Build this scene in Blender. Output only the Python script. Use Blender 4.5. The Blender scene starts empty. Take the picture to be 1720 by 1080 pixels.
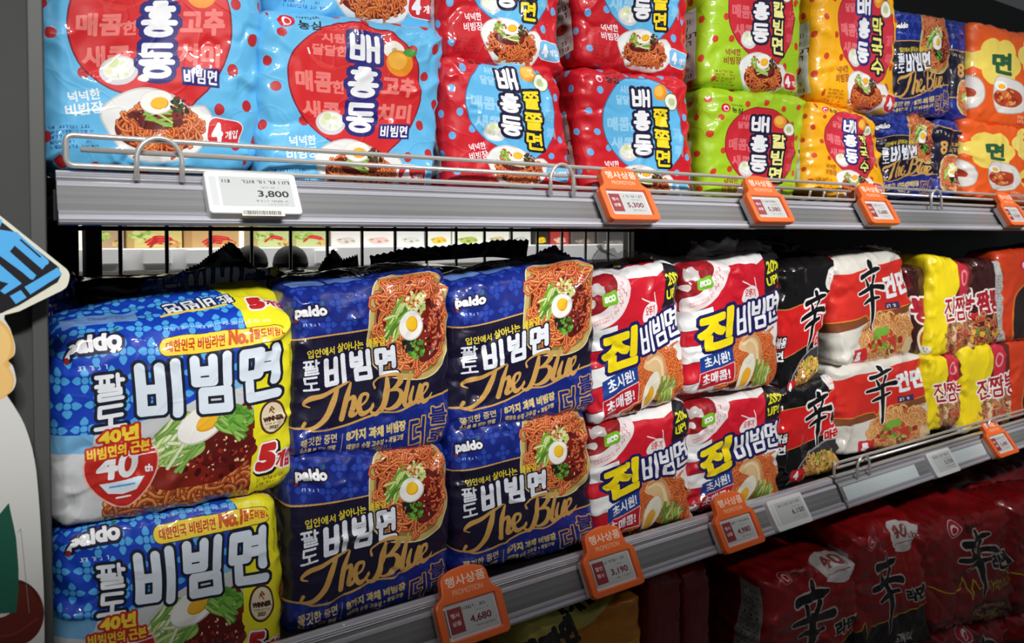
import bpy, bmesh, math, random
import numpy as np
from mathutils import Vector, Matrix, noise as mnoise

SC = bpy.context.scene
COL = SC.collection
# ------------------------------------------------------------------ camera
F_PX, DIST, EYE = 1290.0, 0.80, 1.40          # focal length in px of a 1720 px wide frame, distance to the shelf front, eye height
PITCH = math.radians(1.6)
YAW = math.pi/2 - math.atan2(2750-860, F_PX/math.cos(PITCH))
PY = 394 + F_PX*math.tan(PITCH)
CAM = np.array([0.0, -DIST, EYE])
FW = np.array([math.sin(YAW)*math.cos(PITCH), math.cos(YAW)*math.cos(PITCH), -math.sin(PITCH)])
RT = np.array([math.cos(YAW), -math.sin(YAW), 0.0])
UP = np.cross(RT, FW)
def at(px, py, Y):
    """the point of the plane y = Y that the photograph shows at pixel (px, py)"""
    d = FW*F_PX + RT*(px-860) + UP*(PY-py)
    return CAM + d*((Y-CAM[1])/d[1])

cam_d = bpy.data.cameras.new('camera'); cam = bpy.data.objects.new('camera', cam_d); COL.objects.link(cam)
cam_d.sensor_fit = 'HORIZONTAL'; cam_d.sensor_width = 36.0; cam_d.lens = F_PX/1720*36
cam_d.shift_y = -(540-PY)/1720; cam_d.clip_start = 0.02
cam.location = CAM
cam.rotation_euler = Matrix((RT, UP, -FW)).transposed().to_euler()
SC.camera = cam
cam_d.dof.use_dof = True; cam_d.dof.focus_distance = 0.98; cam_d.dof.aperture_fstop = 9.0
# ------------------------------------------------------------------ light
SC.view_settings.view_transform = 'Standard'; SC.view_settings.look = 'None'
SC.view_settings.gamma = 1; SC.view_settings.use_curve_mapping = False
SC.view_settings.exposure = 0.0
world = bpy.data.worlds.new('shop'); SC.world = world; world.use_nodes = True
world.node_tree.nodes['Background'].inputs[0].default_value = (0.9, 0.95, 1.0, 1)
world.node_tree.nodes['Background'].inputs[1].default_value = 0.05

def lamp(name, kind, loc, target, energy, color=(1, 1, 1), **kw):
    d = bpy.data.lights.new(name, kind); d.energy = energy; d.color = color
    for k, v in kw.items(): setattr(d, k, v)
    o = bpy.data.objects.new(name, d); COL.objects.link(o); o.location = loc
    o.rotation_euler = (Vector(target)-Vector(loc)).to_track_quat('-Z', 'Y').to_euler()
    return o
# made-up spots added to darken the lower shelves: their beams fade towards the floor
for x, za, e, zb, eb in ((-0.15, 1.65, 54, 1.31, 44), (0.20, 1.64, 56, 1.30, 58), (0.55, 1.61, 58, 1.28, 64), (0.90, 1.57, 58, 1.25, 48), (1.25, 1.52, 62, 1.21, 38), (1.65, 1.46, 72, 1.18, 32), (2.10, 1.43, 88, 1.16, 28)):
    lamp('added_fade_spot', 'SPOT', (x-0.20, -1.7, 2.45), (x, 0.0, za), e, (1.0, 0.985, 0.96),
         spot_size=math.radians(32), spot_blend=0.5, shadow_soft_size=0.07)
    lamp('added_mid_spot', 'SPOT', (x-0.02, -1.7, 2.45), (x+.18, 0.0, zb), eb, (1.0, 0.985, 0.96),
         spot_size=math.radians(16), spot_blend=1.0, shadow_soft_size=0.07)  # second made-up bank, added to brighten the middle shelf
# ceiling strip lights along the aisle
for y, e in ((-0.70, 4.2), (-1.35, 4.2)):
    lamp('ceiling_strip', 'AREA', (1.0, y, 2.75), (1.0, y+0.25, 0), e, (1.0, 0.98, 0.96), shape='RECTANGLE', size=4.5, size_y=0.025)
# the next aisle, behind the wire back
lamp('far_aisle_strip', 'AREA', (0.9, 1.05, 2.3), (0.9, 1.5, 1.3), 44, (1.0, 0.97, 0.92), shape='RECTANGLE', size=2.6, size_y=0.25)

# ------------------------------------------------------------------ helpers
def tag(o, label=None, cat=None, group=None, kind=None):
    if label: o['label'] = label
    if cat: o['category'] = cat
    if group: o['group'] = group
    if kind: o['kind'] = kind
    return o

def mesh_obj(name, verts, faces, mats, parent=None, smooth=False, fmat=None, origin=None):
    me = bpy.data.meshes.new(name)
    v = np.asarray(verts, float)
    org = np.zeros(3) if origin is None else np.asarray(origin, float)
    me.from_pydata((v-org).tolist(), [], [list(map(int, f)) for f in faces])
    for m in (mats if isinstance(mats, (list, tuple)) else [mats]): me.materials.append(m)
    if fmat is not None: me.polygons.foreach_set('material_index', np.asarray(fmat, np.int32))
    if smooth: me.polygons.foreach_set('use_smooth', np.ones(len(me.polygons), bool))
    me.update()
    o = bpy.data.objects.new(name, me); COL.objects.link(o)
    if parent is not None:
        o.parent = parent
        o.location = Vector(org) - parent_world(parent)
    else:
        o.location = org
    return o
def parent_world(p):
    w = Vector(p.location)
    while p.parent is not None:
        p = p.parent; w = w + Vector(p.location)
    return w
def empty(name, loc):
    o = bpy.data.objects.new(name, None); COL.objects.link(o); o.location = Vector([float(c) for c in loc]); o.empty_display_size = 0.02
    return o

def prism_mesh(pts, x0, x1):
    """closed (y, z) profile extruded along x"""
    n = len(pts)
    v = [(x0, y, z) for y, z in pts] + [(x1, y, z) for y, z in pts]
    f = [(i, (i+1) % n, n+(i+1) % n, n+i) for i in range(n)] + [tuple(range(n-1, -1, -1)), tuple(range(n, 2*n))]
    return v, f
def box_mesh(lo, hi):
    (x0, y0, z0), (x1, y1, z1) = lo, hi
    v = [(x0, y0, z0), (x1, y0, z0), (x1, y1, z0), (x0, y1, z0), (x0, y0, z1), (x1, y0, z1), (x1, y1, z1), (x0, y1, z1)]
    return v, [(0, 3, 2, 1), (4, 5, 6, 7), (0, 1, 5, 4), (1, 2, 6, 5), (2, 3, 7, 6), (3, 0, 4, 7)]
def join(*ms):
    V, Fc = [], []
    for v, f in ms:
        b = len(V); V += list(map(tuple, v)); Fc += [tuple(i+b for i in q) for q in f]
    return V, Fc
def bevel(o, w, seg=2):
    m = o.modifiers.new('bevel', 'BEVEL'); m.width = w; m.segments = seg; m.limit_method = 'ANGLE'; m.angle_limit = math.radians(40)
    return o
def tube_mesh(path, r, n=10, closed=False):
    P = [np.asarray(p, float) for p in path]
    V, Fc = [], []
    prev = None
    for i, p in enumerate(P):
        a = P[i-1] if i > 0 else (P[-1] if closed else p); b = P[i+1] if i < len(P)-1 else (P[0] if closed else p)
        t = b-a; t /= np.linalg.norm(t)+1e-12
        if prev is None:
            ref = np.array([0, 0, 1.0]) if abs(t[2]) < .9 else np.array([1.0, 0, 0])
        else: ref = prev
        nrm = ref - t*(ref@t); nrm /= np.linalg.norm(nrm)+1e-12; prev = nrm
        bn = np.cross(t, nrm)
        for k in range(n):
            an = 2*math.pi*k/n
            V.append(tuple(p + r*(math.cos(an)*nrm + math.sin(an)*bn)))
    m = len(P)
    for i in range(m if closed else m-1):
        j = (i+1) % m
        for k in range(n):
            Fc.append((i*n+k, i*n+(k+1) % n, j*n+(k+1) % n, j*n+k))
    if not closed: Fc += [tuple(range(n-1, -1, -1)), tuple(range((m-1)*n, m*n))]
    return V, Fc
def fillet(pts, r, k=6, closed=False):
    P = [np.asarray(p, float) for p in pts]; out = []
    n = len(P)
    for i in range(n):
        if not closed and i in (0, n-1): out.append(P[i]); continue
        a, b, c = P[i-1], P[i], P[(i+1) % n]
        d1, d2 = a-b, c-b; l1, l2 = np.linalg.norm(d1), np.linalg.norm(d2)
        rr = min(r, l1*.49, l2*.49)
        s, e = b+d1/l1*rr, b+d2/l2*rr
        for q in range(k+1):
            t = q/k; out.append((1-t)**2*s + 2*t*(1-t)*b + t*t*e)
    return out
def spline(pts, k=8, closed=True):
    P = np.asarray(pts, float); n = len(P); out = []
    for i in range(n if closed else n-1):
        p0, p1, p2, p3 = (P[(i-1) % n], P[i], P[(i+1) % n], P[(i+2) % n]) if closed else (P[max(i-1, 0)], P[i], P[i+1], P[min(i+2, n-1)])
        for q in range(k):
            t = q/k
            out.append(.5*((2*p1)+(-p0+p2)*t+(2*p0-5*p1+4*p2-p3)*t*t+(-p0+3*p1-3*p2+p3)*t**3))
    if not closed: out.append(P[-1])
    return np.array(out)

# gradient noise on arrays of points
_rs = np.random.RandomState(7)
_PERM = _rs.permutation(256); _PERM = np.concatenate([_PERM, _PERM, _PERM])
_G = _rs.normal(size=(256, 3)); _G /= np.linalg.norm(_G, axis=1)[:, None]
def pnoise(P, seed=0):
    P = np.asarray(P, float) + np.array([seed*17.31, seed*9.7, seed*5.13])
    i0 = np.floor(P).astype(int); f = P-i0; w = f*f*f*(f*(f*6-15)+10)
    out = np.zeros(len(P))
    for dx in (0, 1):
        for dy in (0, 1):
            for dz in (0, 1):
                h = _PERM[(_PERM[(_PERM[(i0[:, 0]+dx) & 255] + i0[:, 1]+dy) & 255] + i0[:, 2]+dz) & 255]
                g = _G[h]
                d = g[:, 0]*(f[:, 0]-dx) + g[:, 1]*(f[:, 1]-dy) + g[:, 2]*(f[:, 2]-dz)
                wx = w[:, 0] if dx else 1-w[:, 0]; wy = w[:, 1] if dy else 1-w[:, 1]; wz = w[:, 2] if dz else 1-w[:, 2]
                out += d*wx*wy*wz
    return out*1.6

# ------------------------------------------------------------------ printed artwork: a small rasteriser, all drawn by code
_txt = {}
def text_tris(s):
    if s in _txt: return _txt[s]
    cu = bpy.data.curves.new('lettering', 'FONT'); cu.body = s; cu.resolution_u = 4
    o = bpy.data.objects.new('lettering', cu); COL.objects.link(o)
    bpy.context.view_layer.update()
    ev = o.evaluated_get(bpy.context.evaluated_depsgraph_get())
    me = ev.to_mesh(); me.calc_loop_triangles()
    v = np.empty(len(me.vertices)*3); me.vertices.foreach_get('co', v); v = v.reshape(-1, 3)[:, :2]
    t = np.empty(len(me.loop_triangles)*3, np.int32); me.loop_triangles.foreach_get('vertices', t)
    ev.to_mesh_clear(); bpy.data.objects.remove(o); bpy.data.curves.remove(cu)
    lo, hi = v.min(0), v.max(0); sz = np.maximum(hi-lo, 1e-6)
    v = (v-lo)/sz; v[:, 1] = 1-v[:, 1]
    _txt[s] = (v[t.reshape(-1, 3)], sz[0]/sz[1])
    return _txt[s]

def dilate(m, r):
    for i in range(int(round(r))):
        n = m.copy()
        n[1:] |= m[:-1]; n[:-1] |= m[1:]; n[:, 1:] |= m[:, :-1]; n[:, :-1] |= m[:, 1:]
        if i % 2:
            n[1:, 1:] |= m[:-1, :-1]; n[:-1, :-1] |= m[1:, 1:]; n[1:, :-1] |= m[:-1, 1:]; n[:-1, 1:] |= m[1:, :-1]
        m = n
    return m

def C(c): return np.array(c, np.float32)/255.0

def _o(cx, cy, rx, ry): return [(cx+rx*math.cos(t*math.pi/8), cy+ry*math.sin(t*math.pi/8)) for t in range(17)]
def _r(x0, y0, x1, y1): return [(x0, y0), (x1, y0), (x1, y1), (x0, y1), (x0, y0)]
def _b(x0, y0, x1, y1): return [[(x0, y0), (x0, y1), (x1, y1), (x1, y0)], [(x0, (y0+y1)/2), (x1, (y0+y1)/2)]]
def _l(y0, y1): return [[(.12, y0), (.88, y0), (.88, (y0+y1)/2), (.12, (y0+y1)/2), (.12, y1), (.94, y1)]]
GLYPH = {
 '비': _b(.04, .06, .54, .92)+[[(.95, 0), (.95, 1)]],
 '빔': _b(.04, .02, .54, .46)+[[(.95, 0), (.95, .52)], _r(.22, .66, .95, 1)],
 '면': [_r(.03, .04, .46, .50), [(.93, 0), (.93, .68)], [(.46, .16), (.93, .16)], [(.46, .38), (.93, .38)], [(.2, .66), (.2, .98), (1, .98)]],
 '배': _b(.0, .06, .42, .94)+[[(.66, 0), (.66, 1)], [(1, 0), (1, 1)], [(.66, .5), (1, .5)]],
 '홍': [[(.34, 0), (.66, 0)], [(.08, .16), (.92, .16)], _o(.5, .36, .28, .09), [(.5, .5), (.5, .58)], [(0, .6), (1, .6)], _o(.5, .87, .38, .13)],
 '동': [[(.92, .0), (.1, .0), (.1, .32), (.92, .32)], [(.5, .34), (.5, .54)], [(0, .55), (1, .55)], _o(.5, .85, .38, .15)],
 '팔': [[(.0, .04), (.6, .04)], [(.17, .04), (.17, .42)], [(.44, .04), (.44, .42)], [(.0, .42), (.62, .42)], [(.82, 0), (.82, .48)], [(.82, .22), (1, .22)]]+_l(.6, 1),
 '도': [[(.88, .02), (.12, .02), (.12, .46), (.88, .46)], [(.5, .48), (.5, .96)], [(0, .98), (1, .98)]],
 '쫄': [[(.0, .02), (.46, .02)], [(.24, .02), (.02, .3)], [(.24, .1), (.46, .3)], [(.54, .02), (1, .02)], [(.77, .02), (.55, .3)], [(.77, .1), (1, .3)], [(.5, .32), (.5, .46)], [(0, .47), (1, .47)]]+_l(.66, 1),
 '칼': [[(.04, .04), (.56, .04), (.5, .3), (.1, .5)], [(.08, .26), (.52, .26)], [(.82, 0), (.82, .52)], [(.82, .24), (1, .24)]]+_l(.64, 1),
 '막': [_r(.03, .06, .54, .5), [(.82, 0), (.82, .62)], [(.82, .3), (1, .3)], [(.15, .74), (.85, .74), (.85, 1)]],
 '국': [[(.12, .0), (.86, .0), (.84, .36)], [(0, .46), (1, .46)], [(.5, .46), (.5, .68)], [(.12, .74), (.88, .74), (.88, 1)]],
 '수': [[(.5, .0), (.48, .16), (.06, .5)], [(.5, .18), (.94, .5)], [(0, .68), (1, .68)], [(.5, .68), (.5, 1)]],
 '진': [[(.02, .08), (.62, .08)], [(.36, .08), (.3, .3), (.0, .58)], [(.34, .3), (.64, .58)], [(.95, 0), (.95, .68)], [(.2, .7), (.2, .98), (1, .98)]],
 '짬': [[(.0, .06), (.3, .06)], [(.18, .06), (.0, .44)], [(.17, .2), (.32, .44)], [(.38, .06), (.68, .06)], [(.54, .06), (.38, .44)], [(.54, .2), (.7, .44)], [(.85, 0), (.85, .56)], [(.85, .26), (1, .26)], _r(.2, .68, .85, 1)],
 '뽕': _b(.02, .0, .42, .34)+_b(.58, .0, .98, .34)+[[(.5, .36), (.5, .5)], [(0, .53), (1, .53)], _o(.5, .84, .36, .15)],
}

class Art:
    """front panel W x H units, with ml / mt / mr / mb units of side, top and bottom panels round it"""
    def __init__(s, H, S, bg, ml=50, mt=50, mr=50, mb=30, W=100):
        s.W, s.H, s.S, s.ml, s.mt, s.mr, s.mb = W, H, S, ml, mt, mr, mb
        s.w, s.h = int((W+ml+mr)*S), int((H+mt+mb)*S)
        s.a = np.empty((s.h, s.w, 3), np.float32); s.a[:] = C(bg)
        s.rng = random.Random(3)
    def P(s, pts):
        p = np.asarray(pts, float).reshape(-1, 2); return (p+np.array([s.ml, s.mt]))*s.S
    def box(s, lo, hi, pad=1):
        x0, y0 = max(0, int(lo[0])-pad), max(0, int(lo[1])-pad); x1, y1 = min(s.w, int(hi[0])+pad+2), min(s.h, int(hi[1])+pad+2)
        return x0, y0, x1, y1
    def put(s, b, m, c, al=1.0):
        x0, y0, x1, y1 = b; v = s.a[y0:y1, x0:x1]
        if callable(c):
            yy, xx = np.nonzero(m); v[yy, xx] = v[yy, xx]*(1-al) + al*c((xx+x0)/s.S-s.ml, (yy+y0)/s.S-s.mt)
        elif al >= 1: v[m] = C(c)
        else: v[m] = v[m]*(1-al)+C(c)*al
    def poly(s, pts, c, al=1.0, ol=()):
        p = s.P(pts); b = s.box(p.min(0)-8, p.max(0)+8)
        if b[2] <= b[0] or b[3] <= b[1]: return
        X = np.arange(b[0], b[2])+.5; Yc = np.arange(b[1], b[3])+.5
        m = np.zeros((len(Yc), len(X)), bool)
        q = np.roll(p, -1, 0)
        for (xa, ya), (xb, yb) in zip(p, q):
            if ya == yb: continue
            r = np.nonzero((Yc > min(ya, yb)) & (Yc <= max(ya, yb)))[0]
            if len(r) == 0: continue
            xi = xa+(Yc[r]-ya)/(yb-ya)*(xb-xa)
            m[r] ^= X[None, :] > xi[:, None]
        for oc, ow in ol: s.put(b, dilate(m, ow*s.S), oc, al)
        s.put(b, m, c, al)
    def rect(s, x0, y0, x1, y1, c, al=1.0): s.poly([(x0, y0), (x1, y0), (x1, y1), (x0, y1)], c, al)
    def rrect(s, x0, y0, x1, y1, r, c, rot=0, al=1.0, ol=()):
        pts = []
        for cx, cy, a0 in ((x1-r, y0+r, -90), (x1-r, y1-r, 0), (x0+r, y1-r, 90), (x0+r, y0+r, 180)):
            for k in range(6):
                a = math.radians(a0+k*18); pts.append((cx+r*math.cos(a), cy+r*math.sin(a)))
        s.poly(rotp(pts, ((x0+x1)/2, (y0+y1)/2), rot), c, al, ol)
    def ell(s, cx, cy, rx, ry, c, rot=0, al=1.0, ol=()):
        n = 40; pts = [(cx+rx*math.cos(2*math.pi*k/n), cy+ry*math.sin(2*math.pi*k/n)) for k in range(n)]
        s.poly(rotp(pts, (cx, cy), rot), c, al, ol)
    def line(s, pts, w, c, al=1.0, ol=()):
        """round-ended stroke; w is one width or a width per point"""
        p = s.P(pts); n = len(p); ws = (np.ones(n)*w if np.isscalar(w) else np.asarray(w, float))*s.S/2
        mx = ws.max()+max([o[1] for o in ol]+[0])*s.S
        b = s.box(p.min(0)-mx, p.max(0)+mx)
        if b[2] <= b[0] or b[3] <= b[1]: return
        m = np.zeros((b[3]-b[1], b[2]-b[0]), bool)
        for i in range(n-1):
            a, e = p[i], p[i+1]; r = max(ws[i], ws[i+1])
            sb = s.box(np.minimum(a, e)-r, np.maximum(a, e)+r)
            sb = (max(sb[0], b[0]), max(sb[1], b[1]), min(sb[2], b[2]), min(sb[3], b[3]))
            if sb[2] <= sb[0] or sb[3] <= sb[1]: continue
            X = (np.arange(sb[0], sb[2])+.5)[None, :]; Yc = (np.arange(sb[1], sb[3])+.5)[:, None]
            d = e-a; L = d@d+1e-9
            t = np.clip(((X-a[0])*d[0]+(Yc-a[1])*d[1])/L, 0, 1)
            dist = (X-a[0]-t*d[0])**2+(Yc-a[1]-t*d[1])**2
            m[sb[1]-b[1]:sb[3]-b[1], sb[0]-b[0]:sb[2]-b[0]] |= dist <= (ws[i]+(ws[i+1]-ws[i])*t)**2
        for oc, ow in ol: s.put(b, dilate(m, ow*s.S), oc, al)
        s.put(b, m, c, al)
    def text(s, st, cx, cy, w=None, h=None, c=(255, 255, 255), ol=(), b=0.0, rot=0, sk=0, al=1.0):
        tr, asp = text_tris(st)
        if w is None: w = h*asp
        if h is None: h = w/asp
        w, h = max(w-2*b, .2), max(h-2*b, .2)
        p = (tr-.5)*np.array([w, h])
        p = p.copy(); p[..., 0] -= p[..., 1]*sk
        a = math.radians(rot); R = np.array([[math.cos(a), math.sin(a)], [-math.sin(a), math.cos(a)]])
        p = (p@R+np.array([cx+s.ml, cy+s.mt]))*s.S
        pad = (b+max([o[1] for o in ol]+[0]))*s.S+3
        bb = s.box(p.reshape(-1, 2).min(0)-pad, p.reshape(-1, 2).max(0)+pad)
        if bb[2] <= bb[0] or bb[3] <= bb[1]: return
        m = np.zeros((bb[3]-bb[1], bb[2]-bb[0]), bool)
        for t in p:
            lo, hi = t.min(0), t.max(0)
            x0, y0 = max(int(lo[0]), bb[0]), max(int(lo[1]), bb[1]); x1, y1 = min(int(hi[0])+2, bb[2]), min(int(hi[1])+2, bb[3])
            if x1 <= x0 or y1 <= y0: continue
            X = (np.arange(x0, x1)+.5)[None, :]; Yc = (np.arange(y0, y1)+.5)[:, None]
            e = [(t[(k+1) % 3, 0]-t[k, 0])*(Yc-t[k, 1])-(t[(k+1) % 3, 1]-t[k, 1])*(X-t[k, 0]) for k in range(3)]
            ins = ((e[0] >= 0) & (e[1] >= 0) & (e[2] >= 0)) | ((e[0] <= 0) & (e[1] <= 0) & (e[2] <= 0))
            m[y0-bb[1]:y1-bb[1], x0-bb[0]:x1-bb[0]] |= ins
        if b: m = dilate(m, b*s.S)
        for oc, ow in ol: s.put(bb, dilate(m, ow*s.S), oc, al)
        s.put(bb, m, c, al)
    def glyph(s, ch, cx, cy, w, h, c, lw, ol=(), rot=0):
        """display lettering drawn stroke by stroke"""
        a = math.radians(rot); ca, sa = math.cos(a), math.sin(a); iw, ih = w-lw, h-lw
        for stroke in GLYPH[ch]:
            p = [((x-.5)*iw, (y-.5)*ih) for x, y in stroke]
            s.line([(cx+x*ca-y*sa, cy+x*sa+y*ca) for x, y in p], lw, c, ol=ol)
    def glyphs(s, items, c, lw, ol, rot=0):
        for it in items: s.glyph(*it, ol[0], lw, [ol], rot)
        for it in items: s.glyph(*it, c, lw, (), rot)
    def vtext(s, chars, cx, y0, w, h, step, **k):
        for o in k.pop('under', ()):
            for i, ch in enumerate(chars): s.text(ch, cx, y0+h/2+i*step, w, h, o[0], [o], k.get('b', 0), k.get('rot', 0))
        for i, ch in enumerate(chars): s.text(ch, cx, y0+h/2+i*step, w, h, **k)
    def small(s, x0, y0, x1, y1, rows, c, al=.8, seed=1, slope=0):
        """lines of print too small to read"""
        r = random.Random(seed); dy = (y1-y0)/rows
        for k in range(rows):
            x = x0; y = y0+dy*(k+.5); end = x1-(x1-x0)*.25*r.random()
            while x < end:
                w = dy*r.uniform(.35, .55); h = dy*.52; yy = y+slope*(x-x0)
                if r.random() < .85:
                    q = r.randrange(3); lw = dy*.13
                    s.line([(x, yy-h/2), (x, yy+h/2)] if q == 0 else [(x, yy-h/2), (x+w*.7, yy-h/2), (x+w*.7, yy+h/2)] if q == 1 else [(x, yy+h/2), (x+w*.7, yy+h/2), (x+w*.3, yy-h/2)], lw, c, al)
                    if r.random() < .5: s.line([(x+w*.8, yy-h/2), (x+w*.8, yy+h/2)], lw, c, al)
                x += w*1.25
    def image(s, name):
        im = bpy.data.images.new(name, s.w, s.h, alpha=False)
        px = np.ones((s.h, s.w, 4), np.float32); px[..., :3] = s.a[::-1]
        im.pixels.foreach_set(px.ravel()); im.update(); im.pack()
        return im
def rotp(pts, c, deg):
    if not deg: return pts
    a = math.radians(deg); ca, sa = math.cos(a), math.sin(a)
    return [(c[0]+(x-c[0])*ca-(y-c[1])*sa, c[1]+(x-c[0])*sa+(y-c[1])*ca) for x, y in pts]
def mix(a, b, t): return tuple(a[i]*(1-t)+b[i]*t for i in range(3))

# ---- food photographs
def noodles(A, cx, cy, rx, ry, n, lw, c1, c2, dark, seed=1, al=1.0, curl=1.0):
    r = random.Random(seed)
    A.ell(cx, cy, rx, ry, dark, al=al)
    for i in range(n):
        a = r.uniform(0, 6.283); q = math.sqrt(r.random())*.93
        x, y = cx+rx*q*math.cos(a), cy+ry*q*math.sin(a)
        d = r.uniform(0, 6.283); L = min(rx, ry)*r.uniform(.10, .17); cv = r.uniform(-.7, .7)*curl
        pts = []
        for k in range(7):
            ex, ey = (x-cx)/rx, (y-cy)/ry
            if ex*ex+ey*ey > 1.0: d += 1.3
            pts.append((x, y)); x += L*math.cos(d); y += L*math.sin(d); d += cv+r.uniform(-.25, .25)
        if len(pts) < 3: continue
        c = mix(c1, c2, r.random())
        A.line(pts, lw*1.5, mix(dark, c, .25), al)
        A.line(pts, lw, c, al)
        A.line([(px-lw*.15, py-lw*.18) for px, py in pts], lw*.3, mix(c, (255, 235, 190), .45), al)
def egg(A, cx, cy, rx, ry, rot=0, yolk=(250, 190, 40), yo=(0.12, .1)):
    A.ell(cx, cy, rx*1.06, ry*1.06, (205, 200, 190), rot); A.ell(cx-.03*rx, cy-.03*ry, rx, ry, (248, 246, 240), rot)
    A.ell(cx+yo[0]*rx, cy+yo[1]*ry, rx*.56, ry*.52, (235, 160, 25), rot); A.ell(cx+(yo[0]-.04)*rx, cy+(yo[1]-.05)*ry, rx*.5, ry*.46, yolk, rot)
def strands(A, cx, cy, L, spread, n, lw, cols, rot, seed=2):
    r = random.Random(seed); a = math.radians(rot)
    for i in range(n):
        ox, oy = r.uniform(-1, 1)*spread, r.uniform(-.4, .4)*spread; d = a+r.uniform(-.4, .4)
        x, y = cx+ox*math.sin(a)+oy*math.cos(a), cy-ox*math.cos(a)+oy*math.sin(a)
        c = cols[r.randrange(len(cols))]
        p = [(x+L*(t-.5)*math.cos(d), y+L*(t-.5)*math.sin(d)+.12*L*math.sin(3*t+i)) for t in (0, .35, .7, 1)]
        A.line(p, lw*1.35, mix(c, (30, 60, 10), .5)); A.line(p, lw, c)
def bits(A, cx, cy, rx, ry, n, sz, cols, seed=3):
    r = random.Random(seed)
    for i in range(n):
        a = r.uniform(0, 6.283); q = math.sqrt(r.random()); x, y = cx+rx*q*math.cos(a), cy+ry*q*math.sin(a); k = sz*r.uniform(.5, 1.2)
        A.ell(x, y, k, k*r.uniform(.4, .9), cols[r.randrange(len(cols))], r.uniform(0, 180))
def blob(A, cx, cy, rx, ry, c, seed=4, k=9, jag=.22, al=1.0, ol=()):
    r = random.Random(seed)
    A.poly(spline([(cx+rx*(1+r.uniform(-jag, jag))*math.cos(6.283*i/k), cy+ry*(1+r.uniform(-jag, jag))*math.sin(6.283*i/k)) for i in range(k)]), c, al, ol)
def sauce(A, cx, cy, rx, ry, seed=5, c=(95, 18, 14)):
    blob(A, cx, cy, rx, ry, c, seed); blob(A, cx+.1*rx, cy-.1*ry, rx*.7, ry*.6, mix(c, (160, 40, 25), .5), seed+1)
    bits(A, cx, cy, rx*.8, ry*.8, 22, min(rx, ry)*.07, [(240, 215, 170), (230, 190, 150), (190, 60, 40)], seed+2)
    bits(A, cx, cy, rx*.8, ry*.8, 12, min(rx, ry)*.13, [mix(c, (0, 0, 0), .4)], seed+3)
# ------------------------------------------------------------------ package artwork (units: front panel is 100 wide, y runs down)
WHITE, NAVY, RED, YEL = (246, 247, 250), (38, 34, 120), (214, 36, 40), (250, 222, 30)
ORN1, ORN2, NDARK = (238, 130, 50), (205, 80, 28), (110, 30, 14)

def logo_drop(A, x, y, k=1.0, word=True, dark=(20, 20, 25), ring=None):
    """maker's red egg emblem and two-syllable word"""
    if ring: A.ell(x, y, 4.6*k, 4.2*k, ring)
    A.ell(x, y, 4.2*k, 3.8*k, (205, 30, 55), -15); A.ell(x+.3*k, y+.3*k, 2.3*k, 2.5*k, (250, 240, 240), -25); A.ell(x+.5*k, y+.6*k, 1.5*k, 1.6*k, (205, 30, 55), -25)
    if word:
        A.text('농심', x+11*k, y+1.0*k, 11*k, 5.2*k, dark, b=.2*k); A.small(x+5*k, y-4.6*k, x+16*k, y-2.4*k, 1, dark, .9, 4)

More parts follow.
